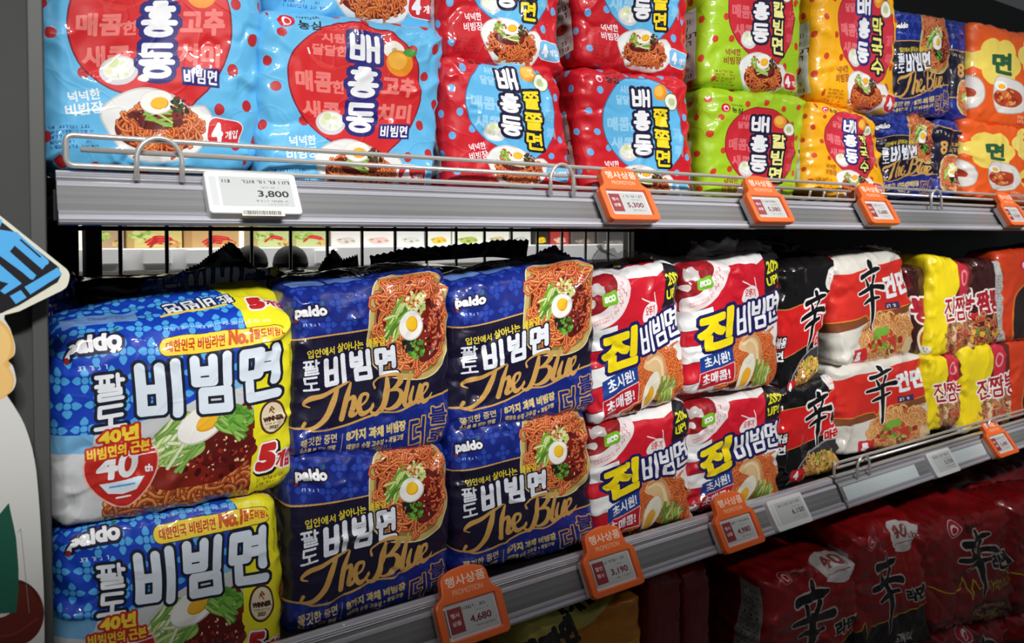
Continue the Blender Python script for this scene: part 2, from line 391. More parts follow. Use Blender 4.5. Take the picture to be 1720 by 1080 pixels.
def pear_art(bg, circ, dots, sub, side2, col2, extra='bowl', H=104, seed=1, S=6.5):
    A = Art(H, S, bg)
    r = random.Random(seed)
    # polka dots on front, sides, top and bottom
    for gy in np.arange(-46, H+28, 15.5):
        for i, gx in enumerate(np.arange(-46, 148, 17)):
            x, y = gx+(8 if int(gy//15.5) % 2 else 0)+r.uniform(-2.5, 2.5), gy+r.uniform(-2.5, 2.5)
            if not (6 < x < 34 and 0 < y < 14) and not (8 < x < 34 and 68 < y < 100): A.ell(x, y, 2.5, 2.8, dots)
    two = len(side2) > 0
    edge = mix(circ, (30, 0, 40), .45)
    ring = [(x, y) for x, y in [(52.5, 4.5), (70, 8), (83, 20), (88, 38), (87, 55), (80, 68), (73, 75), (67, 80), (60, 78), (48, 75), (34, 70), (22, 58), (17, 42), (20, 24), (34, 9)]]
    A.poly(spline(ring), circ, ol=[(edge, .8)])
    # faint flavour words
    A.text('시원', 38, 14.5, 12, 5.5, sub, b=.25, rot=-4); A.text('달달한', 37, 22, 18, 6.5, sub, b=.25)
    A.text('매콤', 29.5, 40, 19, 11, sub, b=.42); A.text('한', 42.5, 42, 7, 7, sub, b=.3); A.text('새콤', 33, 55, 21, 10, sub, b=.42)
    if not two:
        A.text('고추', 75, 39.5, 21, 12.5, sub, b=.6); A.text('치미', 74, 55, 20, 11, sub, b=.6)
        A.line(spline([(27, 25), (32, 30), (40, 32), (48, 29)], closed=False), [1.6]*8+[2.8]*8+[.6]*9, (225, 60, 55)); A.line([(27, 25), (26, 22)], .8, (250, 240, 230))
        A.ell(71, 17.5, 6, 5.4, (245, 240, 232)); A.ell(71, 17.5, 1.6, 1.4, (190, 190, 150))
        A.ell(74.5, 25, 8, 8, (240, 150, 35)); A.ell(73, 23.5, 5.5, 5.2, (250, 185, 70)); A.poly(spline([(76, 18), (80, 15), (84, 18), (80, 20.5)]), (70, 150, 45))
    else:
        A.ell(70, 15, 6.5, 6.5, (240, 150, 35)); A.ell(69, 14, 4.4, 4.2, (250, 190, 80)); A.ell(80, 22, 6, 6, (240, 240, 225), ol=[(90, 120, 60)] and [((90, 120, 60), .6)])
        A.ell(80, 22, 3.2, 3, (190, 205, 150)); A.text('고추', 84, 45, 8, 10, sub, b=.5, al=.6); A.text('치미', 84, 58, 8, 9, sub, b=.5, al=.6)
    A.ell(38, 62, 8.6, 7, (215, 215, 220)); A.ell(38, 61.3, 7, 5.4, (240, 242, 235)); bits(A, 38, 61.3, 5, 3.6, 10, 2.2, [(230, 235, 190), (250, 250, 245), (215, 225, 170)])
    # title column
    tw, th, st, tx = (16.5, 17.5, 20, 55) if not two else (17, 15.5, 18, 51)
    ty = 9.5 if not two else 12
    ol = [(NAVY if bg[2] > 150 or bg[0] > 215 and bg[1] > 120 else (28, 22, 60), 2.2)]
    A.glyphs([(ch, tx, ty+th/2+i*st, tw, th) for i, ch in enumerate('배홍동')], WHITE, 2.75, ol[0])
    if two: A.glyphs([(ch, tx+18.5, 34.6+i*15.2, 14, 13.4) for i, ch in enumerate(side2)], col2, 2.1, ((22, 20, 40), 1.8))
    # dish on a white plate
    A.poly(spline([(30, 85), (34, 76), (48, 71.5), (62, 75), (68, 79.5), (76, 79), (80, 86), (74, 97), (60, 103), (42, 101)]), (238, 238, 236), ol=[((205, 205, 205), .7)])
    noodles(A, 55, 89, 20, 10.5, 120, .9, ORN1, ORN2, NDARK, seed)
    sauce(A, 54, 84.5, 13, 5, seed)
    strands(A, 54, 82.5, 12, 3, 10, .9, [(190, 215, 120), (150, 190, 80), (225, 235, 180)], 10, seed)
    egg(A, 54, 77.5, 7.6, 5.2, -8); bits(A, 64.5, 79, 4.4, 3.6, 26, 1.2, [(30, 40, 25), (60, 80, 35), (140, 30, 40)])
    if two: bits(A, 45, 79, 4.5, 4, 20, 1.6, [(110, 170, 50), (160, 200, 90), (200, 60, 50)])
    fl = WHITE if bg[0] < 240 or bg[1] < 100 else (150, 60, 20)
    if bg[1] > 170 and bg[0] > 120: fl = (150, 50, 40)
    A.text('넉넉한', 23, 73, 13, 5.5, fl, b=.15, rot=-6); A.text('비빔장', 23, 79.5, 15, 6, fl, b=.18, rot=-6)
    A.small(8, 87, 29, 99, 5, (40, 70, 140) if bg[2] > 150 else (120, 20, 20), .8, 6)
    A.rrect(78, 84, 95, 96, 4, (210, 45, 50) if bg[2] < 150 and bg[0] < 240 and bg[1] > 120 or bg[2] > 150 else (120, 190, 235) if bg[1] < 100 else (215, 50, 55), rot=6, ol=[((250, 240, 240), .5)])
    A.text('4', 82.5, 90, 5.5, 8.5, WHITE, b=.6, rot=-6); A.text('개입', 90, 91, 7, 4.5, WHITE, b=.15, rot=-6)
    if not two:
        A.rect(66, 61, 84, 69.5, NAVY); [A.glyph(ch, 69.3+i*5.6, 65.2, 5, 6.6, WHITE, .95) for i, ch in enumerate('비빔면')]
    logo_drop(A, 15.5, 7.5, 1.0)
    # left side panel: white label with print and a small dish
    A.poly([(-34, 38), (-10, 34), (-6, 92), (-30, 96)], (232, 232, 226)); A.small(-31, 41, -11, 66, 4, (70, 30, 30), .95, 9)
    A.ell(-20, 74, 9, 6, (205, 200, 195)); A.ell(-20, 73, 7, 4.2, (165, 50, 30)); A.small(-30, 82, -10, 92, 2, (150, 30, 40), .95, 10)
    return A

def art_blue(): return pear_art((102, 190, 238), (216, 38, 42), (190, 42, 48), (240, 128, 122), '', None)
def art_red(): return pear_art((206, 26, 40), (98, 186, 236), (108, 176, 232), (160, 214, 246), '쫄쫄면', YEL, seed=4)
def art_green(): return pear_art((164, 204, 32), (204, 38, 52), (206, 62, 36), (226, 110, 118), '칼빔면', (250, 245, 150), seed=7)
def art_yellow(): return pear_art((248, 178, 14), (206, 44, 62), (206, 62, 30), (232, 120, 125), '막국수', (240, 236, 120), seed=9)

def flowers(A, x0, y0, x1, y1, pitch, c, dark, k=1.0, clip=None, seed=0):
    row = 0
    for y in np.arange(y0, y1, pitch):
        row += 1
        for x in np.arange(x0+(pitch*.5 if row % 2 else 0), x1, pitch*1.12):
            if clip and not clip(x, y): continue
            for a in (0, 90, 180, 270):
                an = math.radians(a); ux, uy = math.cos(an), math.sin(an)
                px, py = x+ux*2.7*k, y+uy*2.7*k
                A.poly(spline([(x+ux*1.1*k, y+uy*1.1*k), (px-uy*1.6*k, py+ux*1.6*k), (x+ux*5.0*k, y+uy*5.0*k), (px+uy*1.6*k, py-ux*1.6*k)], 4), c)
            A.ell(x, y, 1.35*k, 1.35*k, c, ol=[(dark, .35*k)])

def paldo_word(A, cx, cy, w, rot=0, sub=True):
    A.text('paldo', cx, cy, w, w*.40, (248, 248, 250), [((28, 26, 60), w*.055)], b=w*.022, rot=rot)
    A.line([(cx+w*.36, cy-w*.22), (cx+w*.42, cy-w*.30)], w*.05, (60, 120, 50)); A.ell(cx-w*.46, cy+w*.24, w*.045, w*.06, (150, 40, 40))
    if sub: A.small(cx-w*.28, cy+w*.30, cx+w*.42, cy+w*.42, 1, (210, 225, 250), .9, 3)

def bowl40(A, cx, cy, k):
    A.poly(spline([(cx-17*k, cy-3*k), (cx-14*k, cy-12*k), (cx, cy-15*k), (cx+14*k, cy-12*k), (cx+17*k, cy-3*k), (cx+11*k, cy+8*k), (cx+1*k, cy+14*k), (cx-11*k, cy+8*k)]), (190, 40, 32), ol=[((235, 180, 170), .6)])
    A.text('40', cx-2*k, cy-5*k, 20*k, 12*k, (240, 240, 242), b=.55*k, sk=.12); A.text('th', cx+13*k, cy-2*k, 4*k, 3.6*k, (240, 240, 242), b=.2)
    A.poly([(cx-11*k, cy+2.5*k), (cx+11*k, cy+1.5*k), (cx+7*k, cy+7*k), (cx, cy+8.5*k), (cx-7*k, cy+7.5*k)], (225, 238, 248)); A.line([(cx-6*k, cy+4.5*k), (cx+6*k, cy+4.2*k)], .9*k, (90, 170, 225))
    A.line([(cx+4*k, cy-9*k), (cx+16*k, cy-11*k)], .6*k, (240, 240, 242)); A.line([(cx+4*k, cy-7.6*k), (cx+16*k, cy-9*k)], .6*k, (240, 240, 242)); A.line([(cx-3*k, cy+10*k), (cx+4*k, cy+9.6*k)], .8*k, (240, 240, 242))

def art_bibim5():
    H = 74; A = Art(H, 10.0, (22, 66, 186), ml=30, mr=30, mt=32, mb=14)
    fl = (80, 172, 236)
    flowers(A, -30, -30, 130, 44, 9.4, fl, (22, 60, 160), .98)
    # yellow strip on the right, carried over the top
    A.poly([(70, -32), (130, -32), (130, H+14), (79, H+14), (80, 40), (81.5, 14), (77, 0)], (238, 228, 36))
    # photograph on a pale ground
    A.poly(spline([(-30, 38), (-8, 37), (20, 38.5), (45, 33), (62, 26), (79.9, 22)], closed=False).tolist()+[(79.2, H+14), (-30, H+14)], (206, 208, 210))
    A.poly([(-30, 38), (0, 37.2), (16, 38.5), (14, 46), (0, 44.5), (-30, 45)], (120, 180, 225))
    A.poly([(60, 25.6), (80, 20.8), (80, 25), (62, 28.6)], (120, 180, 225))
    # dish
    A.poly(spline([(20, 90), (22, 74), (30, 63), (40, 54), (52, 46), (66, 40), (79.4, 36), (79.4, 92)], closed=False), NDARK)
    noodles(A, 46, 74, 27, 16, 230, 1.5, (226, 140, 62), (196, 96, 38), NDARK, 3)
    noodles(A, 70, 70, 10, 14, 60, 1.5, (216, 120, 52), (176, 76, 34), NDARK, 4)
    A.rect(79.4, 45, 84, 88, (238, 228, 36))
    blob(A, 61, 54, 19, 9.5, (112, 24, 18), 6, jag=.15); blob(A, 66, 51, 15, 8, (92, 18, 14), 9); blob(A, 50, 59, 13, 6, (130, 34, 22), 8)
    bits(A, 62, 54, 16, 8, 46, .8, [(240, 215, 170), (225, 190, 140), (170, 50, 40)], 4); bits(A, 60, 56, 16, 7, 24, 1.6, [(70, 10, 10), (150, 40, 26)], 5)
    blob(A, 47, 46, 11, 8, (160, 196, 100), 11, 11, .25); strands(A, 47, 46, 13, 8, 34, 1.3, [(170, 205, 110), (205, 226, 150), (130, 176, 80), (226, 236, 190)], -30, 5)
    egg(A, 57, 39.5, 10.5, 6.6, -28, (246, 186, 44), (.25, -.1))
    blob(A, 71, 39, 9, 5.5, (90, 150, 50), 12, 11, .3); strands(A, 71, 40, 12, 5, 26, 1.2, [(110, 170, 60), (80, 140, 45), (160, 200, 100)], 35, 6); bits(A, 72, 39, 8, 5, 14, 1.7, [(120, 180, 70), (90, 150, 50)], 8)
    A.rect(80, 22, 84, 50, (238, 228, 36))
    # title
    ol = [((24, 30, 46), 1.25)]
    A.glyphs([('팔', 21.5, 20.5, 12, 11), ('도', 21.5, 32.5, 12, 10.5)], (240, 244, 250), 1.7, ol[0])
    A.glyphs([('비', 40, 23.5, 19, 25.5), ('빔', 61.5, 22.8, 19.5, 26), ('면', 83.5, 21.8, 20, 24.5)], (226, 236, 248), 4.1, ol[0])
    # pill, emblem, small print
    A.rrect(41, 2.6, 95, 9.2, 3.3, (246, 214, 60), rot=-1.2, ol=[((60, 40, 30), .3)])
    A.text('대한민국 비빔라면', 55.5, 6.2, 24, 4.2, (196, 40, 30), b=.12, rot=-1); A.text('No.1', 74.5, 5.3, 11, 5.6, (206, 90, 20), b=.4); A.text('팔도비빔면', 87.5, 5.2, 14.5, 3.8, (196, 40, 30), b=.1)
    A.text('(TTL) 유튜브소비지표 2021년 7월~2024년 6월 (컵면 제외)', 66, -.6, 46, 2.2, (225, 235, 250), b=.05)
    paldo_word(A, 16, 4.6, 22, -2)
    A.ell(89, 42, 6.6, 7.6, (84, 44, 30)); A.ell(89, 42, 5.6, 6.6, (230, 216, 180)); A.text('WINNER', 89, 42.5, 9.6, 2.1, (70, 30, 20), b=.18); A.small(85, 44, 93, 45.3, 1, (90, 60, 40)); A.text('2023', 89, 46.3, 4, 1.6, (70, 30, 20), b=.1)
    A.line([(87.6, 39.5), (89, 37.2), (90.4, 38.8), (88, 38.2), (90, 40.4)], .5, (140, 50, 30))
    A.text('5', 86.8, 59.5, 8.5, 11.5, (30, 20, 20), [((30, 20, 20), 1.4)], b=1.1, sk=.15); A.text('5', 86.2, 59, 8.5, 11.5, (205, 38, 40), [((250, 250, 250), .8)], b=1.1, sk=.15)
    A.text('개입', 95.5, 61, 9.5, 7.5, (205, 38, 40), [((250, 250, 250), .7)], b=.3, sk=.12)
    A.small(82, 66.5, 99, 71, 2, (120, 70, 20), .9, 5)
    A.text('bibimmen', 97.6, 17, 9.5, 2, (110, 100, 20), rot=90)
    # anniversary badge
    bowl40(A, 25.5, 56, .82)
    A.text('40년', 24.5, 40.2, 15, 6.2, (250, 214, 60), [((196, 44, 34), .9)], b=.4, rot=-2); A.text('비빔면의 근본', 24.5, 46.2, 24, 4.6, (250, 206, 60), [((196, 44, 34), .8)], b=.18, rot=-2)
    # top panel: name upside down, count, pale date box
    A.text('비빔면', 56, -16, 22, 9, (235, 238, 244), [((30, 40, 70), .8)], b=.3, rot=172); A.text('팔도', 72, -17, 6, 7, (235, 238, 244), [((30, 40, 70), .7)], b=.15, rot=172)
    A.rrect(42, -12, 72, -10.4, .8, (236, 206, 90), rot=-6)
    A.text('5', 84, -11, 8, 9, (196, 40, 44), [((250, 250, 250), .9)], b=1, rot=-4); A.text('개입', 93.5, -11, 10, 6.5, (196, 40, 44), [((250, 250, 250), .8)], b=.3, rot=-4)
    A.rrect(4, -17, 33, -6, 1.5, (120, 164, 226), rot=-3); A.small(14, -14, 28, -10, 2, (40, 60, 110), .8, 8)
    return A

GOLD = (208, 160, 84)
def script_blue(A, x, y, w, h, c, rot=0):
    """'The Blue' written with a broad pen"""
    def L(pts, ws):
        p = spline(pts, 6, False); ws = np.interp(np.linspace(0, 1, len(p)), np.linspace(0, 1, len(ws)), ws)
        q = [(x+px/136*w, y+py/40*h) for px, py in p]
        A.line(rotp(q, (x+w/2, y+h/2), rot), ws*w/136*1.15, c)
    L([(12, 17), (7, 13), (13, 8), (26, 7), (40, 3), (53, 0)], [1, 2, 4.5, 4, 3, 1])
    L([(40, 4), (35, 16), (27, 30), (15, 38), (4, 37), (6, 32)], [3.5, 5.5, 5, 3.5, 2, 3])
    L([(54, 2), (48, 16), (42, 35)], [2, 5, 4.5]); L([(43, 30), (49, 19), (55, 17), (54, 25), (51, 33), (56, 33), (60, 28)], [1.5, 2.2, 4, 5, 4.5, 2.5, 1.2])
    L([(59, 28), (67, 23), (69, 17), (63, 17), (59, 26), (61, 34), (68, 33), (74, 27)], [1.2, 2, 2.6, 3, 5, 4.4, 2.6, 1])
    L([(93, 4), (90, 16), (84, 30), (76, 37), (70, 34), (73, 29)], [3, 5.5, 5.5, 3.5, 2, 3])
    L([(78, 12), (78, 6), (90, 1), (104, 1), (106, 8), (98, 15), (91, 17)], [2.5, 1.6, 2, 3.6, 5.4, 3, 1.4]); L([(91, 17), (102, 17), (105, 24), (99, 32), (90, 35), (83, 33)], [1.4, 3, 5.6, 5, 2.4, 1.2])
    L([(118, 1), (112, 17), (107, 31), (110, 35), (115, 29)], [2, 4.4, 5, 3, 1.2]); L([(119, 17), (114, 29), (117, 34), (123, 27), (127, 17)], [2, 4.4, 3.4, 1.6, 2.6]); L([(127, 17), (122, 30), (124, 34), (129, 29)], [3.5, 4.4, 3, 1.2])
    L([(128, 28), (134, 22), (135, 17), (130, 18), (127, 27), (129, 34), (135, 32), (140, 27)], [1.2, 2, 2.6, 3, 4.6, 4, 2.4, 1])

def blue_bowl(A, cx, cy, rx, ry, seed):
    pts = [(cx+rx*sgnpow(math.cos(t), .72), cy+ry*sgnpow(math.sin(t), .72)) for t in np.linspace(0, 2*math.pi, 48)[:-1]]
    A.poly(rotp(pts, (cx, cy), 8), (196, 172, 104), ol=[((232, 214, 150), .7)])
    A.poly(rotp([(cx+(px-cx)*.9, cy+(py-cy)*.9) for px, py in pts], (cx, cy), 8), (150, 122, 62))
    noodles(A, cx, cy-1, rx*.84, ry*.86, 210, 1.15, (240, 138, 66), (206, 84, 40), (96, 22, 14), seed)
    sauce(A, cx+rx*.38, cy+ry*.18, rx*.38, ry*.5, seed)
    noodles(A, cx+rx*.62, cy+ry*.1, rx*.16, ry*.42, 22, 1.1, (216, 96, 48), (176, 60, 30), (96, 22, 14), seed+1)
    strands(A, cx-rx*.3, cy-ry*.06, rx*.62, ry*.16, 18, 1.2, [(120, 176, 50), (170, 206, 90), (80, 140, 40), (215, 230, 150)], -40, seed)
    bits(A, cx+rx*.16, cy-ry*.3, rx*.22, ry*.22, 46, 1.3, [(216, 226, 150), (190, 206, 120), (236, 238, 200)], seed)
    bits(A, cx+rx*.1, cy+ry*.44, rx*.2, ry*.17, 40, 1.3, [(70, 140, 40), (110, 176, 60), (40, 90, 30)], seed+2); bits(A, cx-.02*rx, cy+ry*.36, rx*.16, ry*.1, 16, 1.6, [(26, 30, 22)], seed+5)
    egg(A, cx+rx*.03, cy+ry*.04, rx*.25, ry*.25, 70, (250, 200, 40), (.1, -.1))
def sgnpow(v, p): return math.copysign(abs(v)**p, v)

def art_theblue(seed=1, S=7.0):
    H = 94; A = Art(H, S, (20, 38, 128))
    flowers(A, -50, -48, 150, 26, 11.5, (40, 70, 170), (22, 42, 132), 1.05)
    A.poly([(-50, 29), (0, 28), (60, 24.5), (100, 23), (150, 23), (150, 62), (100, 64), (50, 72), (24, 78), (0, 76), (-50, 76)], (22, 18, 46))
    flowers(A, -50, 82, 150, H+30, 11.5, (36, 54, 148), (22, 42, 132), 1.05); flowers(A, 76, 70, 150, 82, 11.5, (36, 54, 148), (22, 42, 132), 1.05)
    A.line([(-50, 29), (0, 28), (60, 24.5), (100, 23), (150, 23)], .9, GOLD)
    A.line(spline([(-50, 76), (0, 76), (14, 79), (30, 77), (50, 72), (62, 72), (80, 66.5), (100, 64), (150, 62)], closed=False), 1.1, GOLD)
    blue_bowl(A, 72, 25, 26.5, 29, seed)
    A.text('입안에서', 16, 35.5, 16, 4.4, (226, 206, 60), b=.08, rot=-4); A.text('살아나는 생동감', 41, 33.2, 31, 5.4, (236, 214, 50), b=.18, rot=-4)
    [A.glyph(ch, 10.5, y, 9.5, 8.4, (236, 240, 248), 1.25, (), -4) for ch, y in (('팔', 43), ('도', 52))]
    A.glyphs([('비', 24.5, 46.5, 14.5, 18), ('빔', 40.5, 45, 14.5, 18), ('면', 56.5, 43.5, 14.5, 17.5)], (238, 242, 250), 3.0, ((22, 18, 46), .9), -4)
    script_blue(A, 3, 52.5, 80, 22, GOLD, -6)
    A.text('더', 76.5, 84, 10.5, 17, (20, 38, 128), [(GOLD, .9)], b=.35, rot=-4)
    A.text('블', 90, 75, 12, 9, (20, 38, 128), [(GOLD, .8)], b=.25, rot=-4); A.text('루', 91, 86.5, 12, 8, (20, 38, 128), [(GOLD, .8)], b=.25, rot=-4)
    tc = (226, 200, 130)
    A.text('쫄깃한 중면', 16, 84, 22, 4.8, tc, b=.2, rot=-6); A.line([(30, 81), (30, 91)], .3, tc); A.text('8가지 과채 비빔장', 50, 80.6, 36, 5.2, tc, b=.22, rot=-5)
    A.text('소스를 꽉 잡는 면발', 16, 89, 22, 3.2, tc, b=.1, rot=-6); A.text('태양초 순창 고추장 + 과일고명', 50, 86, 34, 3, tc, b=.1, rot=-5); A.small(6, 91, 62, 100, 4, (180, 150, 90), .8, 3, -.08)
    paldo_word(A, 11, 14, 18, -3)
    # top panel: pale date boxes, name upside down on a dark band
    A.rrect(4, -18, 24, -5, 1.5, (110, 146, 214), rot=-3); A.rrect(26, -14, 46, -5, 1.5, (96, 130, 205), rot=4)
    A.poly([(30, -50), (78, -50), (70, -16), (34, -14)], (20, 22, 70)); A.text('비빔면', 52, -22, 26, 9, (232, 236, 246), b=.4, rot=174)
    # side panel: dark band, eight, second dish
    A.small(-44, 32, -16, 36, 1, (210, 205, 190), .95, 3); A.text('8', -34, 48, 10, 14, GOLD, b=.6); A.small(-26, 41, -8, 54, 2, GOLD, .9, 6)
    blue_bowl(A, -24, 74, 15, 17, seed+7)
    return A

def art_jin():
    H = 108; S = 6.5; r_, w_ = (206, 24, 44), (240, 240, 240)
    A = Art(H, S, r_)
    for y0, y1, sl in ((36, 52, .0), (66, 80, .02), (97, 108, .0)): A.poly([(-50, y0), (0, y0), (22, y0-3), (22, y1-3), (0, y1), (-50, y1)], w_, ol=[((60, 10, 30), .4)])
    A.poly([(40, 48), (60, 40), (100, 28), (150, 16), (150, 50), (100, 52), (60, 60)], w_); A.poly([(-50, -50), (20, -50), (44, -16), (80, -12), (104, -34), (130, -50), (150, -50), (150, -20), (104, -6), (70, 6), (40, 2), (20, -14), (-50, -14)], w_)
    A.poly([(-50, 8), (-20, 10), (-20, 24), (-50, 22)], w_)
    A.poly([(86, 52), (100, 50), (130, 50), (130, 84), (100, 90), (90, 80)], w_)
    A.poly([(90, 74), (104, 70), (150, 66), (150, 82), (96, 92)], r_)
    # clear corner with small packets showing, curved white label
    A.poly(spline([(-40, 2), (-10, -6), (20, -14), (30, 0), (24, 16), (4, 26), (-40, 30)]), (150, 26, 36)); blob(A, 4, 4, 10, 7, (196, 190, 188), 3, 8, .4); blob(A, -8, 14, 8, 7, (120, 20, 30), 5); blob(A, 16, -4, 9, 6, (170, 30, 40), 6, 8, .4); blob(A, 0, 16, 5, 3, (226, 220, 216), 8, 7, .4)
    A.poly(spline([(34, -6), (40, 0), (38, 14), (26, 27), (10, 34), (-4, 36), (-4, 26), (8, 22), (20, 14), (27, 4), (28, -6)]), (240, 228, 228)); A.small(2, 28, 18, 33, 2, (210, 90, 100), .8, 4, -.3); A.small(20, 12, 34, 26, 3, (210, 90, 100), .7, 5, -.9)
    A.rrect(9, 8, 24, 18, 2, (120, 190, 40), rot=-4); A.text('ECO', 16.5, 13, 11, 5, (245, 250, 240), b=.5, rot=-4)
    A.poly([(79, 6), (86, -10), (101, 2), (100, 22), (90, 28), (77, 30)], (26, 26, 34)); A.text('20%', 89, 9, 16, 9, (230, 226, 40), b=.35, rot=-6); A.text('UP!', 87, 20, 13, 7.5, (230, 226, 40), b=.35, rot=-6)
    A.poly(spline([(52, 34), (54, 26), (62, 22), (69, 25), (69, 34), (62, 40)]), (244, 232, 232)); A.text('오뚜기', 61, 28, 11, 7, (206, 24, 44), b=.12); A.line([(52, 18), (60, 22), (68, 24), (66, 16)], .9, w_)
    # dish
    A.poly(spline([(20, 108), (22, 88), (40, 66), (66, 54), (90, 58), (100, 78), (98, 100), (80, 112), (40, 116)]), (236, 232, 228))
    noodles(A, 63, 88, 33, 28, 330, 1.15, (236, 122, 46), (206, 84, 28), (150, 52, 20), 5)
    sauce(A, 48, 108, 24, 9, 4, (60, 20, 14))
    A.poly(spline([(52, 72), (56, 64), (66, 62), (74, 68), (76, 84), (68, 88), (62, 78)]), (226, 190, 140)); A.line(spline([(56, 66), (66, 63.5), (73, 69), (75, 82)], closed=False), 2.6, (206, 150, 100)); A.line(spline([(56, 69), (64, 67), (70, 72), (72, 83)], closed=False), 2.0, (240, 214, 170))
    strands(A, 76, 96, 18, 9, 26, 1.4, [(190, 206, 110), (150, 180, 70), (215, 222, 150), (120, 160, 60)], -70, 6)
    A.poly(spline([(48, 108), (50, 92), (58, 80), (66, 78), (68, 88), (60, 102), (53, 110)]), (236, 232, 214)); A.poly(spline([(51, 104), (53, 94), (59, 88), (63, 92), (58, 101), (54, 106)]), (240, 176, 50))
    # ribbons
    A.poly([(10, 76), (45, 66), (46, 81), (10, 89)], (26, 66, 150)); A.text('초시원!', 28, 78, 28, 10, WHITE, b=.35, rot=-12)
    A.poly([(10, 90), (46, 82), (45, 97), (10, 104)], (196, 24, 44), ol=[((240, 240, 240), .4)]); A.text('초매콤!', 27, 93, 29, 10, WHITE, b=.35, rot=-10)
    # title
    its = [('비', 56, 49, 16, 26), ('빔', 72, 46, 16, 25), ('면', 88, 42.5, 17, 25)]; nv = (26, 26, 90)
    A.text('진', 27, 53, 38, 31, nv, [(nv, 2.6)], b=2.1, rot=-8, sk=.15); A.glyphs(its, WHITE, 3.0, (nv, 2.2), -8)
    A.text('진', 27, 53, 38, 31, (252, 226, 20), b=2.1, rot=-8, sk=.15); [A.glyph(*it, WHITE, 3.0, (), -8) for it in its]
    # left side: end of the name on navy
    A.rect(-30, 48, -6, 66, (26, 26, 80)); A.text('면', -18, 57, 16, 14, WHITE, b=.8); A.ell(-20, 100, 13, 14, (200, 90, 40))
    A.poly([(36, -30), (66, -34), (72, -20), (44, -16)], (30, 34, 90)); A.text('4', 48, -25, 8, 9, (230, 220, 40), b=1); A.text('개입', 60, -27, 12, 6, (230, 220, 40), b=.3)
    return A

def brush_spicy(A, cx, cy, w, h, c=(16, 14, 16), ol=None):
    """the brush-written character on the spicy noodle packs"""
    def L(pts, ws):
        p = spline(pts, 5, False); ws = np.interp(np.linspace(0, 1, len(p)), np.linspace(0, 1, len(ws)), ws)*min(w, h*.7)/76
        A.line([(cx+(px-50)/100*w, cy+(py-50)/100*h) for px, py in p], ws, c, ol=ol or ())
    def allL(f=1):
        L([(46, 2), (52, 6), (57, 12)], [4*f, 11*f, 7*f])
        L([(16, 20), (40, 17), (70, 13), (88, 12)], [11*f, 9*f, 10*f, 5*f])
        L([(34, 24), (40, 32)], [5*f, 9*f]); L([(66, 21), (58, 32)], [8*f, 5*f])
        L([(4, 42), (30, 39), (66, 35), (97, 36)], [7*f, 9*f, 9*f, 12*f])
        L([(22, 57), (45, 53), (80, 50)], [6*f, 9*f, 6*f])
        L([(53, 34), (54, 55), (53, 78), (49, 99)], [10*f, 12*f, 9*f, 2*f])
    if ol:
        oc, ow = ol[0]; cc = c; k = 1+2*ow/ (10*min(w, h*.7)/76)
        c = oc; o2, ol = ol, None; allL(k); c = cc
    allL()

def art_blackspicy():
    H = 120; A = Art(H, 4.8, (20, 18, 20))
    A.poly([(-50, 38), (0, 38), (60, 36), (100, 28), (150, 22), (150, 70), (100, 72), (84, 80), (80, 74), (60, 78), (0, 80), (-50, 80)], (214, 34, 34), ol=[((200, 150, 70), .8)])
    A.ell(88, 18, 13, 11, (226, 222, 220)); A.small(80, 12, 96, 24, 3, (190, 90, 90), .9, 3)
    A.text('볶음면', 92, 58, 20, 14, (24, 20, 20), [((240, 236, 236), 1.4)], b=.7, rot=-6); A.text('마라', 86, 78, 24, 13, (206, 30, 34), [((240, 236, 236), 1.6)], b=.8, rot=-6)
    brush_spicy(A, 60, 56, 46, 62, ol=[((240, 236, 236), 2.2)])
    A.poly(spline([(20, 126), (28, 104), (60, 88), (96, 86), (104, 104), (96, 130)]), (58, 56, 58), ol=[((150, 150, 152), 1.6)])
    noodles(A, 64, 112, 30, 18, 90, 1.8, (230, 180, 90), (200, 130, 60), (90, 50, 20), 4); bits(A, 70, 104, 20, 10, 40, 2.6, [(150, 190, 60), (230, 190, 60), (190, 70, 40), (220, 200, 120)], 6)
    A.rrect(16, 104, 36, 116, 3, (206, 34, 44)); A.text('4', 24, 110, 7, 9, WHITE, b=.8)
    A.text('볶음', 4, 66, 14, 10, WHITE, [((20, 18, 20), 1.2)], b=.5); A.text('면', 4, 78, 10, 9, WHITE, [((20, 18, 20), 1.2)], b=.5)
    return A

